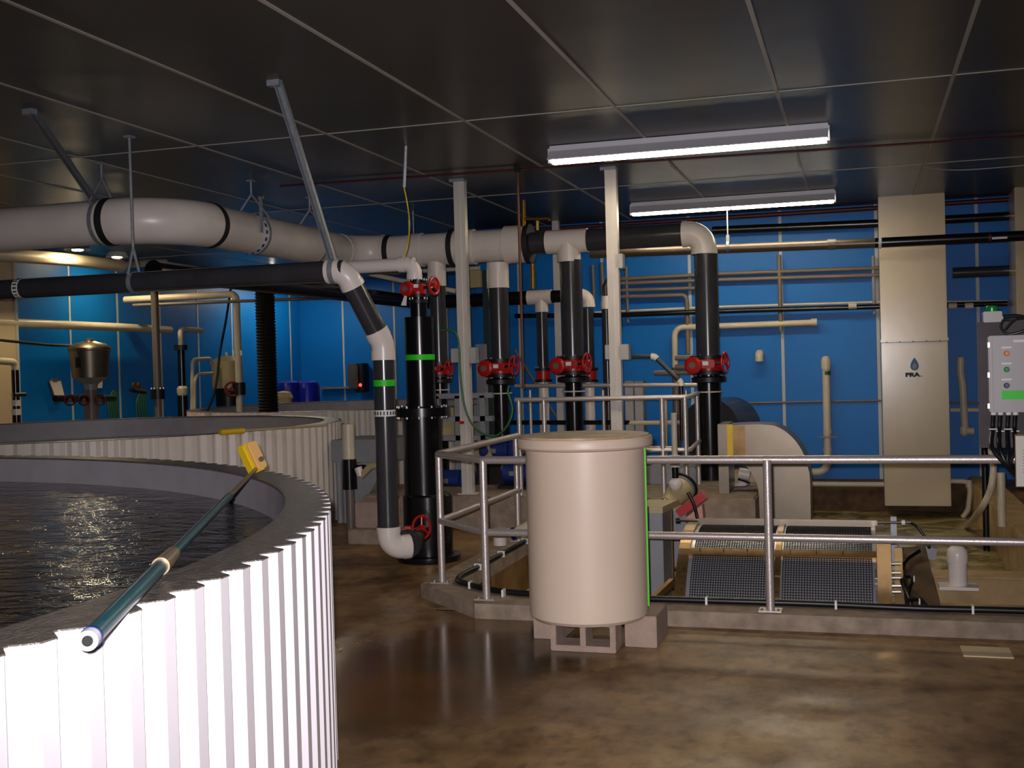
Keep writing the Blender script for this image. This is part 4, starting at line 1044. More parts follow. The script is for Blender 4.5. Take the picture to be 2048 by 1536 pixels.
obj('box', B().box(at(1856, 1104, Y=8.7), (0.11, 0.09, 0.085), Matrix.Rotation(0.2, 3, 'Y')), 'boxg', t, bevel=0.004)
obj('blue_mark', B().tube([at(1800, 1097, Y=8.74), at(1818, 1097, Y=8.74)], 0.012, 8), 'bluemark', t)
q = at(1916, 1176, Z=-0.05)
t = thing('vent_pipe', 'capped white pipe stub on a square white flange on the pit deck', 'pipe stub', q)
obj('flange', B().box(q + Z * 0.012, (0.27, 0.2, 0.024)), 'pvc', t)
obj('stub', B().lathe(q, [(0.066, 0.02), (0.066, 0.20)], seg=24), 'pvc', t)
obj('cap', B().lathe(q, [(0.074, 0.19), (0.075, 0.25), (0.068, 0.285), (0.045, 0.305), (0, 0.31)], seg=24), 'pvc', t, angle=40)

# stainless curved flume elbow
YF = 11.6
fo = [(1440, 852), (1500, 849), (1540, 850), (1560, 856), (1580, 870), (1596, 888), (1608, 910), (1616, 935), (1620, 960), (1622, 1045)]
fi = [(1520, 1045), (1517, 985), (1512, 962), (1500, 940), (1486, 928), (1470, 922), (1440, 922)]
F = [at(x_, y_, Y=YF) for x_, y_ in fo] + [at(x_, y_, Y=YF) for x_, y_ in fi]
t = thing('chute', 'curved stainless steel chute bending down into the pit beside the thick riser', 'chute', F[9])
ol = spline(F[:10], 4); il = spline(F[10:], 4)
b = B()
# near cheek plate
b2 = B(); n_ = 28
def rs(l, n): 
    return [l[min(int(round(i * (len(l) - 1) / n)), len(l) - 1)] for i in range(n + 1)]
A_ = rs(ol, n_); I_ = rs(il[::-1], n_)
for nm, dy in (('cheek_plate', 0.0), ('cheek_plate', 0.5)):
    b2 = B()
    va = [b2.bm.verts.new(p + Y * dy) for p in A_]; vi = [b2.bm.verts.new(p + Y * dy) for p in I_]
    for i in range(n_): b2.bm.faces.new((va[i], va[i + 1], vi[i + 1], vi[i]))
    obj(nm, b2, 'steel', t)
for L_ in (A_, I_):
    b3 = B()
    va = [b3.bm.verts.new(p - Y * 0.01) for p in L_]; vb = [b3.bm.verts.new(p + Y * 0.51) for p in L_]
    for i in range(n_): b3.bm.faces.new((va[i], va[i + 1], vb[i + 1], vb[i]))
    obj('curved_sheet', b3, 'steel', t)
obj('flange_strip', B().bx(at(1440, 850, Y=YF).x - 0.02, at(1456, 850, Y=YF).x, YF - 0.04, YF + 0.5, at(1450, 1045, Y=YF).z, at(1450, 848, Y=YF).z), 'steel', t)
obj('stain_strip', B().bx(at(1466, 850, Y=YF).x, at(1490, 850, Y=YF).x, YF - 0.004, YF + 0.004, at(1480, 926, Y=YF).z, at(1480, 852, Y=YF).z), 'steelb', t)
tag(obj('yellow_strap', B().bx(at(1455, 850, Y=YF).x, at(1466, 850, Y=YF).x, YF - 0.06, YF - 0.05, at(1460, 918, Y=YF).z, at(1460, 848, Y=YF).z), 'yellow'), 'yellow strap hanging over the left end of the steel chute', 'strap')
# big black ring opening behind the riser
q = at(1420, 862, Y=14.2)
t = thing('pipe_mouth', 'large black round pipe opening behind the thick right riser', 'pipe', q)
obj('shell', B().lathe(q, [(0.37, 0), (0.40, 0.0), (0.40, 0.6), (0.37, 0.6)], V((0.35, 0.93, 0)), 36), 'dark', t)
obj('dark_bore', B().lathe(q, [(0.365, 0.12), (0.365, 0.14)], V((0.35, 0.93, 0)), 36), 'blackh', t)
# pipes right behind the riser at low level
t = thing('valve_pipe', 'white pipe tee with metal valve handle right of the thick riser low down', 'pipe', at(1465, 975, Y=12.3))
obj('pipe_section', B().tube([at(1440, 977, Y=12.3), at(1458, 977, Y=12.3)], 0.04, 14), 'black', t)
obj('tee', B().tube(fillet([at(1450, 977, Y=12.3), at(1474, 976, Y=12.3), at(1490, 962, Y=12.3)], 0.05), 0.05, 16), 'pvc', t)
obj('cap', B().tube([at(1478, 946, Y=12.3), at(1500, 950, Y=12.3)], 0.06, 16), 'pvc', t)
obj('handle', B().tube([at(1476, 958, Y=12.25), at(1500, 966, Y=12.25)], 0.012, 8), 'iron', t)

# box left of the drum
q0 = at(1282, 1020, Y=8.55); q1 = at(1328, 1168, Y=8.55)
t = thing('service_box', 'speckled grey plastic box with tan flat top left of the drum screen', 'box', (q0.x, 8.55, 0))
obj('box_body', B().bx(q0.x - 0.1, q1.x, 8.55, 8.95, -0.34, q0.z - 0.02), 'boxg', t, bevel=0.006)
obj('box_lid', B().prism([(q0.x - 0.1, 8.52, q0.z - 0.02), (q1.x + 0.01, 8.52, q0.z - 0.02), (q1.x + 0.06, 8.97, q0.z - 0.02), (q0.x - 0.1, 8.97, q0.z - 0.02)], (0, 0, 0.05)), 'boxt', t)
q = at(1355, 1040, Y=9.4)
t = thing('service_box', 'second grey box behind the brown sided one, left of the drum screen', 'box', (q.x, 9.4, 0))
obj('box_body', B().bx(at(1330, 1040, Y=9.4).x, at(1372, 1040, Y=9.4).x, 9.4, 9.8, -0.34, at(1350, 1022, Y=9.4).z), 'boxg', t, bevel=0.006)
obj('fitting', B().tube([at(1326, 1136, Y=9.2), at(1352, 1138, Y=9.2)], 0.018, 10), 'iron', t)
# brown side strip of the box (rusty post)
q = at(1336, 1090, Y=8.7)
tag(obj('corner_post', B().bx(at(1329, 1090, Y=8.98).x, at(1345, 1090, Y=8.98).x, 8.98, 9.05, -0.34, at(1336, 1016, Y=8.98).z), 'wood'), 'brown stained post at the right side of the speckled grey box', 'post')
# pump motor and red box
t = thing('pump_motor', 'tan pump motor with white fittings left of the thick right riser', 'pump', at(1350, 1000, Y=10.0))
m0, m1 = at(1334, 1008, Y=9.9), at(1366, 975, Y=10.1)
obj('motor_body', B().tube([m0, (m0 + m1) / 2, m1], 0.085, 22, radii=[0.065, 0.095, 0.105]), 'boxt', t)
obj('end_bell', B().tube([m1, m1 + (m1 - m0).normalized() * 0.05], 0.115, 22), 'galv', t)
obj('fan_ring', B().torus(m1 + (m1 - m0).normalized() * 0.03, 0.12, 0.014, m1 - m0, 26, 8), 'iron', t)
obj('outlet_union', B().tube([at(1326, 1010, Y=9.85), m0], 0.055, 18), 'steelb', t)
q = at(1351, 968, Y=9.95); obj('ball_fitting', B().lathe(q - Z * 0.06, [(0.0, 0), (0.04, 0.015), (0.062, 0.05), (0.06, 0.08), (0.035, 0.11), (0, 0.12)], seg=20), 'pvc', t, angle=60)
obj('riser_stub', B().tube([q + Z * 0.05, q + Z * 0.16], 0.028, 14), 'black', t)
obj('white_reducer', B().tube([q + Z * 0.15, q + Z * 0.25], 0.045, 16), 'pvc', t); obj('thin_pipe', B().tube([q + Z * 0.24, q + Z * 0.62], 0.026, 14), 'pvc_old', t)
t = thing('red_cover_box', 'tilted red and pink box just left of the drum screen top', 'box', at(1385, 1030, Y=9.2))
r0 = at(1384, 1012, Y=9.2)
obj('red_top', B().box(r0 + Z * 0.02, (0.26, 0.16, 0.07), Matrix.Rotation(-0.62, 3, 'Y')), 'red', t, bevel=0.004)
obj('pink_side', B().prism([at(1372, 1035, Y=9.1), at(1404, 1010, Y=9.1), at(1406, 1034, Y=9.1), at(1398, 1062, Y=9.1), at(1386, 1062, Y=9.1)], (0, 0.1, 0)), 'pink', t)
tag(obj('motor_cable', B().tube(spline([at(1376, 985, Y=9.0), at(1388, 1010, Y=9.0), at(1395, 1040, Y=9.0), at(1396, 1065, Y=8.9)], 6), 0.014, 10), 'cable'), 'black cable curving over the tilted red box', 'cable')

# ------------------------------------------------------------------ small pipes near the back (right of column)
def fpipe(name, label, pts, y, r, m_, cat='pipe', fr=0.08):
    return tag(obj(name, B().tube(fillet([at(a, b_, Y=y) for a, b_ in pts], fr), r, 14), m_), label, cat)
t = thing('branch_pipe', 'thin black pipe with white elbows sloping down right of the right column', 'pipe', at(1260, 714, Y=12.0))
P1, P2, P3, P4 = at(1262, 714, Y=12.0), at(1309, 713, Y=12.0), at(1362, 765, Y=12.0), at(1364, 880, Y=12.0)
obj('pipe_section', B().tube([P1, P2], 0.022, 14), 'dark', t); obj('elbow', elbow(P2, P2 - P1, P3 - P2, 0.03, 0.04), 'pvc', t)
obj('pipe_section', B().tube([P2, P3], 0.022, 14), 'dark', t); obj('elbow', elbow(P3, P3 - P2, P4 - P3, 0.03, 0.04), 'pvc', t); obj('pipe_section', B().tube([P3, P4], 0.022, 14), 'black', t)
fpipe('vertical_pipe', 'pale brown pair of thin pipes left of the thick right riser', [(1352, 735), (1356, 985)], 14.6, 0.05, 'greypvc')
fpipe('vertical_pipe', 'thin tan pipe with couplings right behind the far railing post', [(1329, 800), (1332, 985)], 14.3, 0.03, 'pvc_old')
fpipe('side_pipe', 'short grey horizontal pipe stub left of the thick right riser valve', [(1308, 746), (1392, 745)], 12.9, 0.026, 'greypvc')
fpipe('side_pipe', 'upper short brown pipe bridging to the thick right riser', [(1350, 716), (1390, 716)], 12.9, 0.03, 'greypvc')
fpipe('side_pipe', 'lower short brown pipe bridging to the thick right riser above the valve', [(1350, 734), (1390, 734)], 12.9, 0.03, 'greypvc')
fpipe('low_pipe', 'cream pipe running low behind the far railing toward the right', [(1258, 846), (1390, 845)], 14.5, 0.03, 'pvc_old')
fpipe('low_pipe', 'black pipe running low behind the barrel across the risers', [(1000, 845), (1260, 845)], 14.5, 0.03, 'black')
fpipe('conduit', 'grey vertical conduit between the rear pipes left of the right column', [(1185, 530), (1188, 600)], YR - 0.025, 0.025, 'greypvc')
fpipe('conduit', 'second grey vertical conduit beside the right pale column at the top', [(1203, 525), (1206, 590)], YR - 0.03, 0.03, 'greypvc')
fpipe('diagonal_brace', 'thin tan diagonal brace left of the middle riser', [(1030, 700), (1115, 838)], 15.7, 0.018, 'greypipe', 'brace')
for i, px in enumerate((1258, 1277)):
    a_ = at(px, 762, Y=14.5); t = thing('grey_cabinet', ('left', 'right')[i] + ' one of two narrow grey cabinets behind the barrel rim', 'cabinet', (a_.x, 14.5, 0.34))
    obj('cabinet_body', B().bx(a_.x - 0.06, a_.x + 0.055, 14.5, 14.7, 0.34, a_.z), 'boxg', t, bevel=0.005)
    obj('cabinet_door', B().bx(a_.x - 0.052, a_.x + 0.048, 14.49, 14.5, 0.4, a_.z - 0.03), 'panelg', t)
# steel trough behind far railing (pale band 930-1000)
t = thing('grey_trough', 'long grey trough with black edges behind the far railing posts', 'trough', at(1340, 1000, Y=12.2))
obj('trough_body', B().bx(at(1290, 960, Y=12.4).x, at(1392, 960, Y=12.4).x, 12.4, 13.3, 0.34, at(1340, 936, Y=12.4).z), 'boxg', t, bevel=0.01)
obj('black_edge', B().bx(at(1290, 960, Y=12.38).x, at(1392, 960, Y=12.38).x, 12.36, 12.4, at(1340, 984, Y=12.4).z, at(1340, 976, Y=12.4).z), 'ink', t)

# rope / rod hanging from ceiling and brass valve
q = at(1042, 600, Y=10.9)
t = thing('hanging_rod', 'thin rusty rod hanging from the ceiling in front of the big white pipe', 'rod', (q.x, 10.9, H))
obj('rod', B().tube([(q.x, 10.9, H - 0.02), (q.x, 10.9, at(1042, 778, Y=10.9).z)], 0.013, 10), 'rust', t)
obj('ceiling_clip', B().box((q.x, 10.9, H - 0.03), (0.06, 0.06, 0.06)), 'iron', t)
q = at(1050, 470, Y=12.6)
t = thing('brass_valve', 'brass air valve with yellow handle on top of the big white pipe end', 'valve', q)
obj('stem', B().tube([at(1047, 462, Y=12.8), at(1047, 400, Y=12.8), ], 0.025, 12), 'brass', t)
obj('pipe_section', B().tube(fillet([at(1049, 438, Y=12.8), at(1098, 437, Y=12.8), at(1099, 442, Y=12.8)], 0.03), 0.018, 12), 'brass', t)
obj('handle', B().box(at(1075, 451, Y=12.78), (0.025, 0.012, 0.11)), 'yellow', t)
obj('tail_pipe', B().tube([at(1065, 528, Y=12.8), at(1066, 578, Y=12.8)], 0.03, 12), 'brass', t)
# yellow cord
t = thing('hanging_line', 'thin yellow cord hanging from a short rod above the slim white pipe', 'cord', at(812, 295, Z=H))
a_ = at(812, 292, Z=H); obj('short_rod', B().tube([a_, at(808, 375, Y=a_.y)], 0.016, 8), 'galv', t)
obj('cord', B().tube(spline([at(808, 375, Y=a_.y), at(815, 410, Y=a_.y), at(819, 450, Y=a_.y + .1), at(815, 490, Y=YT), at(808, 515, Y=YT)], 8), 0.006, 8), 'yellow', t)
# green garden hose draped
t = tag(obj('garden_hose', B().tube(spline([at(880, 660, Y=11.328), at(908, 663, Y=11.328), at(918, 690, Y=11.328), at(921, 750, Y=11.328), at(930, 815, Y=11.328), at(950, 855, Y=11.328), at(985, 873, Y=11.328), at(1012, 855, Y=11.328), at(1025, 820, Y=11.328), at(1016, 785, Y=11.328), at(1018, 772, Y=11.328)], 8), 0.012, 10), 'hoseg'), 'green garden hose hanging in a loop between the left column and the riser', 'hose')

# ------------------------------------------------------------------ plinth equipment behind the front railing
def pump(label, px, py, y, s=1.0):
    q = at(px, py, Y=y); t = thing('pump', label, 'pump', V((q.x, y, 0.34)))
    zc_ = q.z
    obj('motor', B().lathe(V((q.x - 0.22 * s, y, zc_)), [(0.0, 0), (0.10 * s, 0.0), (0.13 * s, 0.03), (0.13 * s, 0.34 * s), (0.08 * s, 0.36 * s)], X, 26), 'bluep', t)
    obj('volute', B().lathe(V((q.x + 0.13 * s, y, zc_)), [(0.1 * s, 0), (0.17 * s, 0.02), (0.18 * s, 0.07), (0.17 * s, 0.12), (0.08 * s, 0.14)], X, 26), 'bluep', t)
    obj('base_frame', B().bx(q.x - 0.25 * s, q.x + 0.3 * s, y - 0.12, y + 0.12, 0.34, max(0.36, zc_ - 0.15 * s)), 'iron', t)
    obj('name_plate', B().box((q.x - 0.05, y - 0.131 * s, zc_), (0.08, 0.004, 0.05)), 'bolt', t)
pump('blue pump between the black tower and the left pale column', 905, 960, 12.2, 0.9)
pump('blue pump low behind the railing post under the left riser', 1000, 900, 12.4, 1.0)
pump('blue pump partly hidden by the left edge of the white barrel', 1040, 945, 12.0, 0.9)
t = thing('round_motor', 'tan round motor cover beside the left pale column', 'motor', at(985, 905, Y=12.5))
obj('cover', B().lathe(at(962, 905, Y=12.3), [(0.0, 0), (0.12, 0.0), (0.14, 0.02), (0.14, 0.18), (0.10, 0.2)], V((0.3, 1, 0)), 28), 'boxt', t)
t = thing('cream_box', 'cream coloured box on a grey frame right behind the black tower', 'box', at(898, 870, Y=12.6))
obj('box', B().bx(at(884, 860, Y=12.6).x, at(911, 860, Y=12.6).x, 12.55, 12.9, at(898, 872, Y=12.6).z, at(898, 815, Y=12.6).z), 'boxt', t, bevel=0.01)
fr = B()
for z_ in (at(900, 792, Y=12.5).z, at(900, 838, Y=12.5).z, at(900, 876, Y=12.5).z): fr.bx(at(872, 800, Y=12.5).x, at(985, 800, Y=12.5).x, 12.48, 12.56, z_ - 0.03, z_ + 0.03)
for px in (874, 915, 965): x_ = at(px, 800, Y=12.5).x; fr.bx(x_ - 0.03, x_ + 0.03, 12.48, 12.56, 0.34, at(900, 792, Y=12.5).z)
tag(obj('equipment_frame', fr, 'boxg'), 'grey steel frame around the pumps behind the black tower', 'frame')
q = at(968, 750, Y=12.2)
tag(obj('grey_post', B().bx(at(953, 750, Y=13.3).x, at(970, 750, Y=13.3).x, 13.3, 13.4, 0.34, at(962, 688, Y=13.3).z), 'boxg'), 'short pale grey post just left of the left riser valve', 'post')
q = at(974, 640, Y=13.5)
tag(obj('dark_post', B().bx(q.x - 0.05, q.x + 0.03, 13.5, 13.6, 0.34, at(966, 540, Y=13.5).z), mat('dark_green_steel', rgb(20, 44, 44), 0.5)), 'dark green steel post behind the left riser', 'post')
tag(obj('wall_sign_box', B().bx(at(936, 560, Y=14.6).x, at(960, 560, Y=14.6).x, 14.6, 14.75, at(948, 575, Y=14.6).z, at(948, 541, Y=14.6).z), 'boxt'), 'small beige box high behind the left pale column', 'box')
t = fpipe('cross_pipe', 'slim white pipe high behind the black tower sloping to the column', [(740, 548), (830, 567), (910, 582)], 13.4, 0.03, 'pvc_old')
obj('hanger_rod', B().tube([at(830, 567, Y=13.4), V((at(830, 567, Y=13.4).x, 13.4, H))], 0.008, 8), 'galv', t)
t = fpipe('cross_pipe', 'upper slim white pipe running level behind the big white pipe', [(740, 545), (820, 543), (960, 536)], 14.2, 0.028, 'pvc_old')
obj('hanger_rod', B().tube([at(820, 543, Y=14.2), V((at(820, 543, Y=14.2).x, 14.2, H))], 0.008, 8), 'galv', t)
# white bucket at pit edge
q = at(1000, 1080, Y=9.6)
t = thing('white_fitting', 'white pipe fitting with flat cap standing at the pit edge left of the barrel', 'pipe fitting', (q.x, 9.6, 0))
obj('stub', B().tube([(q.x, 9.6, 0.0), (q.x, 9.6, q.z + 0.03)], 0.06, 18), 'pvc', t)
obj('cap', B().bx(q.x - 0.07, q.x + 0.11, 9.53, 9.67, q.z + 0.03, q.z + 0.10), 'pvc', t, bevel=0.01)
t = thing('floor_fitting', 'cream valve fitting on the kerb at the left edge of the barrel', 'pipe fitting', at(1045, 1060, Y=9.4))
obj('fitting', B().tube([at(1030, 1068, Y=9.4), at(1065, 1050, Y=9.4)], 0.05, 16), 'pvc_old', t)
obj('blue_union', B().tube([at(1024, 1068, Y=9.4), at(1033, 1066, Y=9.4)], 0.055, 16), 'bluep', t)

# ------------------------------------------------------------------ equipment between tanks and tower
t = thing('settling_box', 'grey box on legs behind the dark pipe, with blocks under its hopper', 'box', (-5.2, 10.9, 0))
yb_ = 11.4
def sb(px, py): return at(px, py, Y=yb_)
obj('box_body', B().bx(sb(661, 900).x, sb(760, 900).x + 0.1, yb_, yb_ + 0.8, sb(700, 925).z, sb(700, 880).z), 'boxg', t, bevel=0.01)
hp0 = sb(735, 945)
obj('hopper', B().prism([sb(722, 925), sb(765, 925), sb(765, 940), sb(728, 1005), sb(708, 1005), sb(704, 960)], (0, 0.35, 0)), 'boxg', t)
for px in (670, 682): obj('leg', B().tube([V((sb(px, 930).x, yb_ + 0.1, 0)), sb(px, 926) + Y * 0.1], 0.035, 10), 'boxg', t)
t = thing('standing_pipe', 'upright pipe, cream above and black below, right of the middle tank', 'pipe', (at(697, 1000, Y=10.6).x, 10.6, 0))
q = at(698, 920, Y=10.6)
obj('cream_pipe', B().tube([V((q.x, 10.6, at(698, 918, Y=10.6).z)), V((q.x, 10.6, at(698, 848, Y=10.6).z))], 0.063, 20), 'pvc_old', t)
b = B(); b.tube([V((q.x, 10.6, at(698, 978, Y=10.6).z)), V((q.x, 10.6, at(698, 919, Y=10.6).z))], 0.074, 20); b.tube([V((q.x, 10.6, at(698, 940, Y=10.6).z)), V((q.x + 0.17, 10.6, at(698, 940, Y=10.6).z))], 0.055, 18)
obj('black_tee', b, 'black', t)
obj('grey_foot', B().tube([V((q.x, 10.6, 0)), V((q.x, 10.6, at(698, 978, Y=10.6).z))], 0.045, 16), 'greypvc', t)
t = thing('valve_fitting', 'tan and white valve fitting between the black tee and the drop pipe', 'valve', at(740, 950, Y=10.55))
obj('body', B().tube([at(722, 952, Y=10.55), at(742, 932, Y=10.55), at(762, 930, Y=10.55)], 0.035, 14), 'boxt', t); obj('collar', B().tube([at(716, 935, Y=10.55), at(722, 952, Y=10.55)], 0.04, 14), 'pvc', t)
q0, q1 = at(709, 1012, Y=10.2), at(752, 1058, Y=10.2)
t = thing('concrete_pedestal', 'stacked concrete block pedestal behind the foot of the drop pipe', 'pedestal', (q0.x, 10.2, 0))
zt1 = at(730, 1056, Y=10.2).z
obj('upper_block', B().bx(q0.x, q1.x + 0.12, 10.2, 10.55, zt1, at(730, 1005, Y=10.2).z), 'block', t, bevel=0.01)
obj('lower_block', B().bx(at(697, 1070, Y=10.1).x, q1.x + 0.16, 10.08, 10.65, 0, zt1), 'conc', t, bevel=0.01)
# trough above with yellow edge
t = thing('walkway', 'narrow grey metal walkway resting over the tanks beside the blue wall', 'walkway', at(700, 850, Y=13.5))
obj('deck', B().prism([at(575, 834, Y=14.6), at(686, 847, Y=13.0), at(686, 853, Y=13.0), at(560, 842, Y=14.6)], (0, 0, -0.03)), 'steel', t)
obj('edge_rail', B().tube([at(560, 838, Y=14.6), at(686, 851, Y=12.95)], 0.03, 8), 'iron', t)

# ------------------------------------------------------------------ far left zone
# left wall pipes
def lpipe(name, label, pts, r, m_, x=XL + 0.25, cat='pipe', fr=0.1):
    return tag(obj(name, B().tube(fillet([at(a, b_, X=x) for a, b_ in pts], fr), r, 16), m_), label, cat)
lpipe('wall_pipe', 'cream pipe high on the left wall just under the big white pipe', [(-60, 505), (135, 519), (244, 532)], 0.09, 'pvc_old', x=-10.6)
lpipe('wall_pipe', 'slimmer cream pipe continuing right of the high left wall pipe', [(244, 530), (330, 524)], 0.05, 'pvc_old', x=-10.6)
lpipe('wall_pipe', 'long cream pipe across the left wall above the stainless hopper', [(-60, 641), (0, 645), (250, 655), (310, 658), (340, 660)], 0.066, 'pvc_old', x=XL + 0.3)
t = thing('duct', 'beige panel duct standing against the left wall at the picture edge', 'duct', (XL + 0.01, 12.0, 0))
yd = at(37, 700, X=XL + 0.35).y
obj('duct_casing', B().bx(XL + 0.01, XL + 0.35, yd - 1.6, yd, 0, H), 'duct', t, bevel=0.006)
obj('corner_strip', B().bx(XL + 0.34, XL + 0.36, yd - 0.05, yd + 0.005, 0, H), 'seam', t)
lpipe('wall_pipe', 'short cream pipe ending at the black and white banded pipe, far left', [(-60, 718), (0, 722), (30, 724), (31, 745)], 0.05, 'pvc_old', x=XL + 0.8)
# black/white banded pipe at far left
xk = XL + 0.85
x0_ = at(32, 800, X=xk)
t = thing('banded_pipe', 'black pipe with white couplings standing at the far left edge', 'pipe', (xk, x0_.y, 0.86))
segs = [(740, 786, 'black', 0.05), (786, 794, 'pvc', 0.062), (794, 800, 'black', 0.05), (800, 812, 'pvc', 0.058), (812, 818, 'black', 0.05), (818, 830, 'pvc', 0.062), (830, 895, 'black', 0.055)]
for a_, b_, m_, r_ in segs:
    obj('pipe_section' if m_ == 'black' else 'coupling', B().tube([V((xk, x0_.y, at(32, a_, X=xk).z)), V((xk, x0_.y, at(32, b_, X=xk).z))], r_, 16), m_, t)
obj('valve_handle', B().tube([at(28, 790, X=xk + .05), at(50, 789, X=xk + .05)], 0.03, 10), 'iron', t)

# hopper / stainless feeder
xh = -10.4
hq = at(180, 730, X=xh); hx, hy = hq.x, hq.y
zh = lambda py: at(180, py, X=xh).z
scal = 40 * (hq - EYE).dot(FW) / FPX
t = thing('feed_hopper', 'stainless steel conical hopper standing behind the middle tank', 'hopper', (hx, hy, 0.9))
obj('drum', B().lathe((hx, hy, 0), [(scal * 0.86, zh(755)), (scal * 1.0, zh(700))], seg=36), 'steel', t)
obj('rim', B().lathe((hx, hy, 0), [(scal * 1.0, zh(702)), (scal * 1.04, zh(700)), (scal * 1.04, zh(696)), (scal * 0.98, zh(693))], seg=36), 'steel', t)
obj('lid', B().lathe((hx, hy, 0), [(scal * 0.98, zh(695)), (scal * 0.8, zh(688)), (scal * 0.4, zh(684)), (0.08, zh(682)), (0.07, zh(678)), (0, zh(677))], seg=36), 'steel', t, angle=40)
obj('cone', B().lathe((hx, hy, 0), [(scal * 0.86, zh(755)), (scal * 0.35, zh(768)), (scal * 0.3, zh(780))], seg=36), 'galv', t)
obj('outlet', B().lathe((hx, hy, 0), [(scal * 0.3, zh(780)), (scal * 0.32, zh(795)), (0.10, zh(800)), (0.10, 0.0)], seg=24), 'greypvc', t)
obj('latch', B().box((hx + 0.02, hy - scal, zh(725)), (0.05, 0.05, 0.14)), 'ink', t)
lg = obj('valve_row', B().tube([at(110, 797, X=xh), at(228, 797, X=xh)], 0.045, 12), 'iron', t)
for px in (140, 168, 200): 
    q = at(px, 800, X=xh + 0.15); b = B(); wheel(b, q, 0.07, V((1, -1, 0)), 0.012); obj('handwheel', b, mat('dull_red_wheel', rgb(90, 24, 22), 0.5), lg)
b = B(); b.tube([V((hx, hy, zh(690)) ) - X * 0.3, at(95, 690, X=xh), at(-40, 676, X=xh)], 0.018, 8)
tag(obj('hopper_cable', b, 'cable'), 'black cable running from the stainless hopper to the left edge', 'cable')
# clipboard
xq = XL + 0.06
t = thing('clipboard', 'brown clipboard with white paper hanging tilted on the left wall', 'clipboard', at(112, 760, X=xq))
cpn = [at(99, 762, X=xq), at(121, 762, X=xq), at(128, 790, X=xq), at(112, 799, X=xq)]
obj('board', B().prism([at(98, 759, X=xq), at(122, 760, X=xq), at(129, 790, X=xq), at(111, 801, X=xq)], (-0.02, 0, 0)), 'wood', t)
obj('paper', B().prism(cpn, (0.006, 0, 0)), 'paper', t); obj('clip', B().box(at(110, 760, X=xq + 0.01), (0.02, 0.12, 0.05)), 'bolt', t)
t2 = tag(obj('wall_paper', B().prism([at(195, 760, X=xq), at(205, 758, X=xq), at(204, 776, X=xq), at(192, 776, X=xq)], (0.006, 0, 0)), 'paper'), 'small white paper on the left wall beside the hopper outlet', 'paper')
# green hoses
for i, (px, w_) in enumerate(((228, 9), (285, 10))):
    xg = XL + 0.05; b = B()
    for k_ in range(5):
        o_ = (k_ - 2) * w_ / 5
        b.tube(spline([at(px + o_, 780 + abs(o_), X=xg), at(px + o_ * 2.2 - 3, 805, X=xg), at(px + o_ * 2.6, 835, X=xg)], 5), 0.014, 8)
    tag(obj('green_hose', b, 'hoseg'), ('bunch of green hoses hanging right of the stainless hopper', 'bunch of green hoses hanging left of the tall grey pipe')[i], 'hose')
t = thing('tank_gauge', 'brass gauges on a dark manifold on the left wall near the grey pipe', 'gauge', at(272, 775, X=XL + 0.4))
for px in (267, 277): obj('gauge', B().lathe(at(px, 771, X=XL + 0.4), [(0.05, 0), (0.05, 0.03), (0, 0.03)], X, 16), 'brass', t)
obj('manifold', B().tube([at(262, 780, X=XL + 0.35), at(290, 784, X=XL + 0.35)], 0.04, 10), 'iron', t)
# tall grey pipe into tank 2
zp = 0.84; q = at(318, 866, Z=zp); gx, gy = q.x, q.y
zg = lambda py: at(315, py, Y=gy).z
t = thing('vertical_pipe', 'tall grey pipe with dark flanged valve dropping into the middle tank', 'pipe', (gx, gy, zp))
obj('upper_pipe', B().tube([(gx, gy, zg(788)), (gx, gy, zg(574))], 0.055, 18), 'greypvc', t)
obj('lower_pipe', B().tube([(gx, gy, 0.03), (gx, gy, zg(790))], 0.05, 18), 'greypvc', t)
v_ = obj('valve_body', B().lathe((gx, gy, zg(798)), [(0.10, 0), (0.10, zg(778) - zg(798))], seg=20), 'iron', t)
hexbolts(v_, V((gx, gy, 0)), 0.085, zg(779), zg(775), 6, 0.01)
# dark pipe at x 360
xg = -10.9; q = at(362, 700, X=xg)
t = thing('vertical_pipe', 'dark pipe with white union and cream elbow on top, left of the cone tank', 'pipe', q)
px_, py_ = q.x, q.y; zg2 = lambda v: at(360, v, X=xg).z
obj('dark_upper', B().tube([(px_, py_, zg2(775)), (px_, py_, zg2(693))], 0.06, 16), 'black', t)
obj('white_union', B().lathe((px_, py_, 0), [(0.07, zg2(792)), (0.09, zg2(786)), (0.09, zg2(777)), (0.06, zg2(772))], seg=20), 'pvc_old', t)
obj('dark_lower', B().tube([(px_, py_, 0), (px_, py_, zg2(791))], 0.085, 16), 'black', t)
obj('flange', B().lathe((px_, py_, 0), [(0.11, zg2(700)), (0.11, zg2(690))], seg=20), 'iron', t)
obj('cream_elbow', B().tube(fillet([V((px_, py_, zg2(690))), V((px_, py_, zg2(658))), at(403, 661, X=xg)], 0.08), 0.045, 14), 'pvc_old', t)
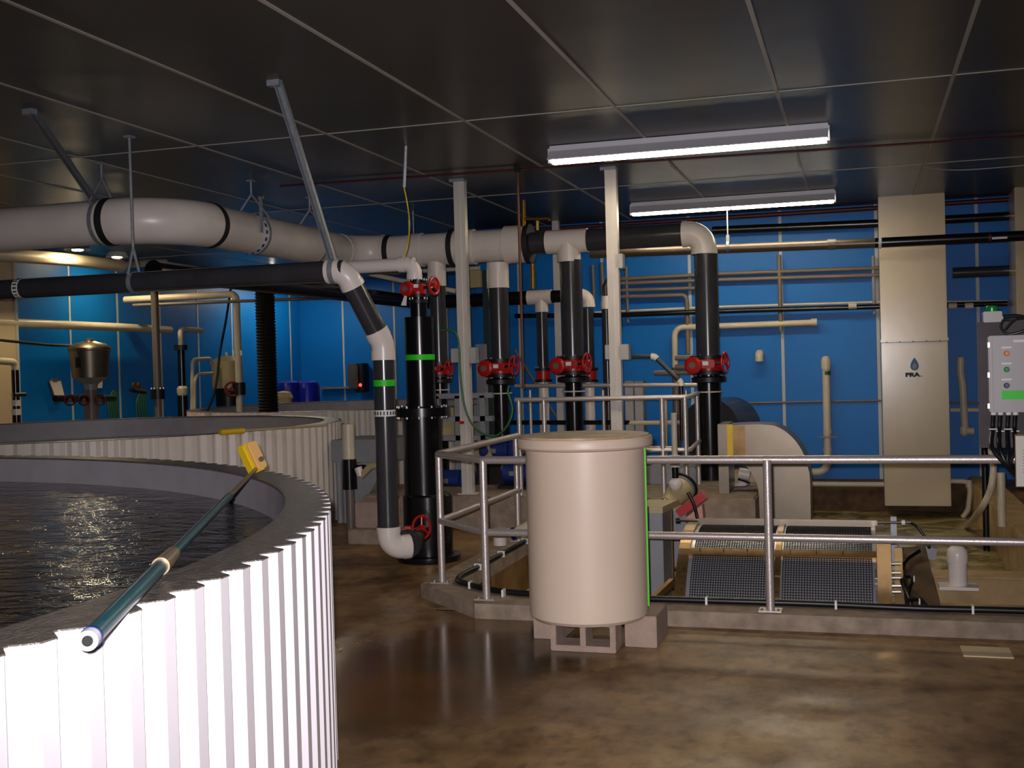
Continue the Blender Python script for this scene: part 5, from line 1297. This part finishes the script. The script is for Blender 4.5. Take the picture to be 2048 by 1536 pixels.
# cone tank (white filter vessel)
xq = -11.2; q = at(455, 760, X=xq); cs = (q - EYE).dot(FW) / FPX; zq2 = lambda v: at(455, v, X=xq).z
t = thing('filter_vessel', 'beige domed filter vessel behind the cream valve pipe', 'filter vessel', V((q.x, q.y, 0)))
obj('vessel', B().lathe((q.x, q.y, 0), [(30 * cs, zq2(776)), (31 * cs, zq2(728)), (30 * cs, zq2(722)), (20 * cs, zq2(715)), (8 * cs, zq2(712)), (0, zq2(711))], seg=32), 'boxt', t, angle=40)
obj('knob', B().tube([(q.x, q.y, zq2(713)), (q.x, q.y, zq2(704))], 3 * cs, 12), 'white', t)
obj('stand', B().lathe((q.x, q.y, 0), [(24 * cs, 0), (24 * cs, zq2(776))], seg=24), 'iron', t)
obj('side_pipe', B().tube(fillet([at(384, 825, X=xq), at(385, 719, X=xq), at(420, 717, X=xq), at(424, 728, X=xq)], 0.1), 0.035, 14), 'pvc_old', t)
obj('second_side_pipe', B().tube(fillet([at(389, 825, X=xq + .1), at(389, 748, X=xq + .1), at(425, 747, X=xq + .1)], 0.2), 0.032, 14), 'pvc_old', t)
# cream valve pipe at x 475
zc3 = 0.78; Yv = 16.3; q = at(478, 760, Y=Yv); zv3 = lambda v: at(478, v, Y=Yv).z
t = thing('vertical_pipe', 'cream pipe with dark red valve dropping into the farthest tank', 'pipe', (q.x, Yv, zc3))
obj('upper_pipe', B().tube(fillet([V((at(250, 598, Y=Yv).x, Yv, zv3(588))), V((q.x, Yv, zv3(588))), V((q.x, Yv, zv3(770)))], 0.1), 0.055, 18), 'pvc_old', t)
obj('lower_pipe', B().tube([(q.x, Yv, 0.9), (q.x, Yv, zv3(770))], 0.055, 18), 'pvc_old', t)
obj('valve_body', B().lathe((q.x, Yv, 0), [(0.1, zv3(790)), (0.1, zv3(765))], seg=20), 'iron', t)
b = B(); wheel(b, at(464, 778, Y=Yv - .1), 0.11, V((0.3, -1, 0)), 0.018); obj('handwheel', b, mat('dark_red_wheel', rgb(110, 24, 26), 0.5), t)
for s_ in (470, 486): obj('white_mark', B().bx(at(s_ - 1.5, 705, Y=Yv).x, at(s_ + 1.5, 705, Y=Yv).x, Yv - 0.06, Yv - 0.05, zv3(711), zv3(701)), 'whink', t)
tag(obj('slim_pipe', B().tube([V((at(250, 612, Y=Yv - .3).x, Yv - .08, at(400, 604, Y=Yv - .08).z)), V((at(705, 596, Y=Yv - .08).x, Yv - .08, at(600, 599, Y=Yv - .08).z))], 0.025, 12), 'greypipe'), 'slim tan pipe running level in front of the bright blue wall', 'pipe')
# corrugated black flexible duct
q = at(533, 700, Y=15.6); zf0, zf1 = 1.0, at(533, 560, Y=15.6).z
b = B(); rr = 22 * (q - EYE).dot(FW) / FPX * 0.93; pts = []; rad = []; n_ = 88
for i in range(n_ + 1):
    pts.append(V((q.x, 15.6, zf0 + (zf1 - zf0) * i / n_))); rad.append(rr * (1.0 if i % 2 else 0.85))
b.tube(pts, rr, 28, radii=rad)
tag(obj('flexible_duct', b, M['blackm'] if 'blackm' in M else mat('matt_black_rubber', rgb(12, 12, 12), 0.7), angle=15), 'thick black ribbed flexible duct standing before the bright blue wall', 'flexible duct')
q = at(495, 690, Y=20.5)
t = thing('wall_fixture', 'dark vertical rail with grey box on the bright wall left of the ribbed duct', 'wall fitting', q)
obj('rail', B().bx(at(489, 600, Y=22.9).x, at(497, 600, Y=22.9).x, 22.9, 23.05, at(493, 678, Y=22.9).z, at(493, 575, Y=22.9).z), 'ink', t)
obj('box', B().bx(at(484, 600, Y=22.8).x, at(513, 600, Y=22.8).x, 22.8, 23.05, at(493, 695, Y=22.8).z, at(493, 682, Y=22.8).z), 'boxg', t)
# blue drums beyond tank 3
for i, (px, r_, yb3) in enumerate(((578, 0.24, 20.6), (614, 0.26, 21.4))):
    q = at(px, 780, Y=yb3); t = thing('blue_barrel', ('left', 'right')[i] + ' one of the two blue barrels at the foot of the bright wall', 'barrel', (q.x, yb3, 0), 'blue barrels by the bright wall')
    zt_ = at(px, 762, Y=yb3).z
    obj('body', B().lathe((q.x, yb3, 0), [(r_ * 0.95, 0), (r_, 0.1), (r_, zt_ - 0.12), (r_ * 0.9, zt_ - 0.03), (r_ * 0.5, zt_), (0, zt_)], seg=32), 'blue', t, angle=40)
    obj('bung', B().tube([(q.x - 0.1, yb3 - 0.05, zt_ - 0.03), (q.x - 0.1, yb3 - 0.05, zt_ + 0.03)], 0.04, 12), 'greypvc', t)
q = at(567, 795, Y=19.9)
t = thing('pale_bucket', 'small beige domed container in front of the blue barrels', 'container', V((q.x, 19.9, 0)))
obj('dome', B().lathe((q.x, 19.9, 0), [(0.16, 0), (0.16, q.z - 0.05), (0.19, q.z), (0.14, q.z + 0.1), (0, q.z + 0.13)], seg=24), 'boxt', t, angle=40)
# dispenser
q = at(718, 755, Y=22.2)
t = thing('wall_dispenser', 'chrome and black wall dispenser with a red light near the drop pipe', 'dispenser', q)
obj('cover', B().bx(at(702, 750, Y=22.8).x, at(722, 750, Y=22.8).x, 22.6, 22.9, at(712, 778, Y=22.8).z, at(712, 728, Y=22.8).z), 'steel', t, bevel=0.03)
obj('back_body', B().bx(at(718, 750, Y=22.95).x, at(735, 750, Y=22.95).x, 22.7, 23.05, at(712, 785, Y=22.9).z, at(712, 727, Y=22.9).z), 'ink', t, bevel=0.02)
obj('red_lamp', B().lathe(at(721, 770, Y=22.58), [(0.035, 0), (0.035, 0.02), (0, 0.03)], -Y, 12), 'lens', t)
tag(obj('wall_ledge', B().bx(at(638, 775, Y=22.9).x, at(705, 775, Y=22.9).x, 22.95, 23.08, at(670, 778, Y=22.9).z, at(670, 774, Y=22.9).z), 'greypipe'), 'thin tan ledge on the bright blue wall left of the dispenser', 'ledge')

# ceiling extras: thin cable across, extra hanger rods
tag(obj('ceiling_pipe', B().tube([at(560, 372, Z=H - 0.03), at(1100, 335, Z=H - 0.03), at(2200, 262, Z=H - 0.03)], 0.011, 8), 'redpipe'), 'thin dark pipe running across the ceiling behind the near light', 'pipe')
tag(obj('ceiling_wire', B().tube(spline([at(1848, 334, Z=H - 0.02), at(1900, 340, Z=H - 0.02), at(1960, 338, Z=H - 0.02), at(2080, 328, Z=H - 0.02)], 6), 0.006, 6), 'seam'), 'thin pale wire along the ceiling above the tall beige duct', 'wire')

a_ = at(1920, 1293, Z=0); b_ = at(2040, 1318, Z=0)
tag(obj('floor_patch', B().bx(a_.x, b_.x - 0.03, b_.y, a_.y, 0.0, 0.006), mat('pale_slab', rgb(222, 200, 160), 0.7, var=0.1, vscale=14)), 'pale rectangular slab lying on the floor by the kerb at the right', 'slab')

t = thing('scrub_brush', 'long pale pole with a yellow end lying on the rim of the middle tank', 'brush', at(470, 862, Z=1.11))
a_, b_ = at(462, 863, Z=1.115), at(655, 850, Z=1.115)
obj('pole', B().tube([a_, b_], 0.013, 10), 'boxt', t); obj('yellow_head', B().tube([a_ - (b_ - a_).normalized() * 0.12, a_ + (b_ - a_).normalized() * 0.14], 0.03, 12), 'yellow', t)
wl = at(1905, 546, Y=YR - 0.09); wr = at(2030, 541, Y=YR - 0.09)
tag(obj('wall_pipe', B().tube([wl, wr], 0.07, 16), 'dark'), 'thick dark pipe on the blue wall right of the tall beige duct', 'pipe')
tag(obj('hanging_cable', B().tube(spline([at(462, 575, X=-10.3), at(452, 640, X=-10.3), at(440, 705, X=-10.3), at(430, 780, X=-10.3), at(410, 832, X=-10.3)], 6), 0.02, 8), 'cable'), 'black cable hanging diagonally in front of the domed filter vessel', 'cable')
q = at(523, 452, X=xr + RB + 0.02)
t = thing('side_bracket', 'pale upright bracket on the near side of the big white pipe by the hanger', 'bracket', q)
obj('strap', B().box((q.x, q.y, ZB + 0.16), (0.012, 0.05, 0.36)), 'galv', t); obj('bolt', B().tube([(q.x - 0.03, q.y, ZB + 0.33), (q.x + 0.03, q.y, ZB + 0.33)], 0.018, 8), 'bolt', t)
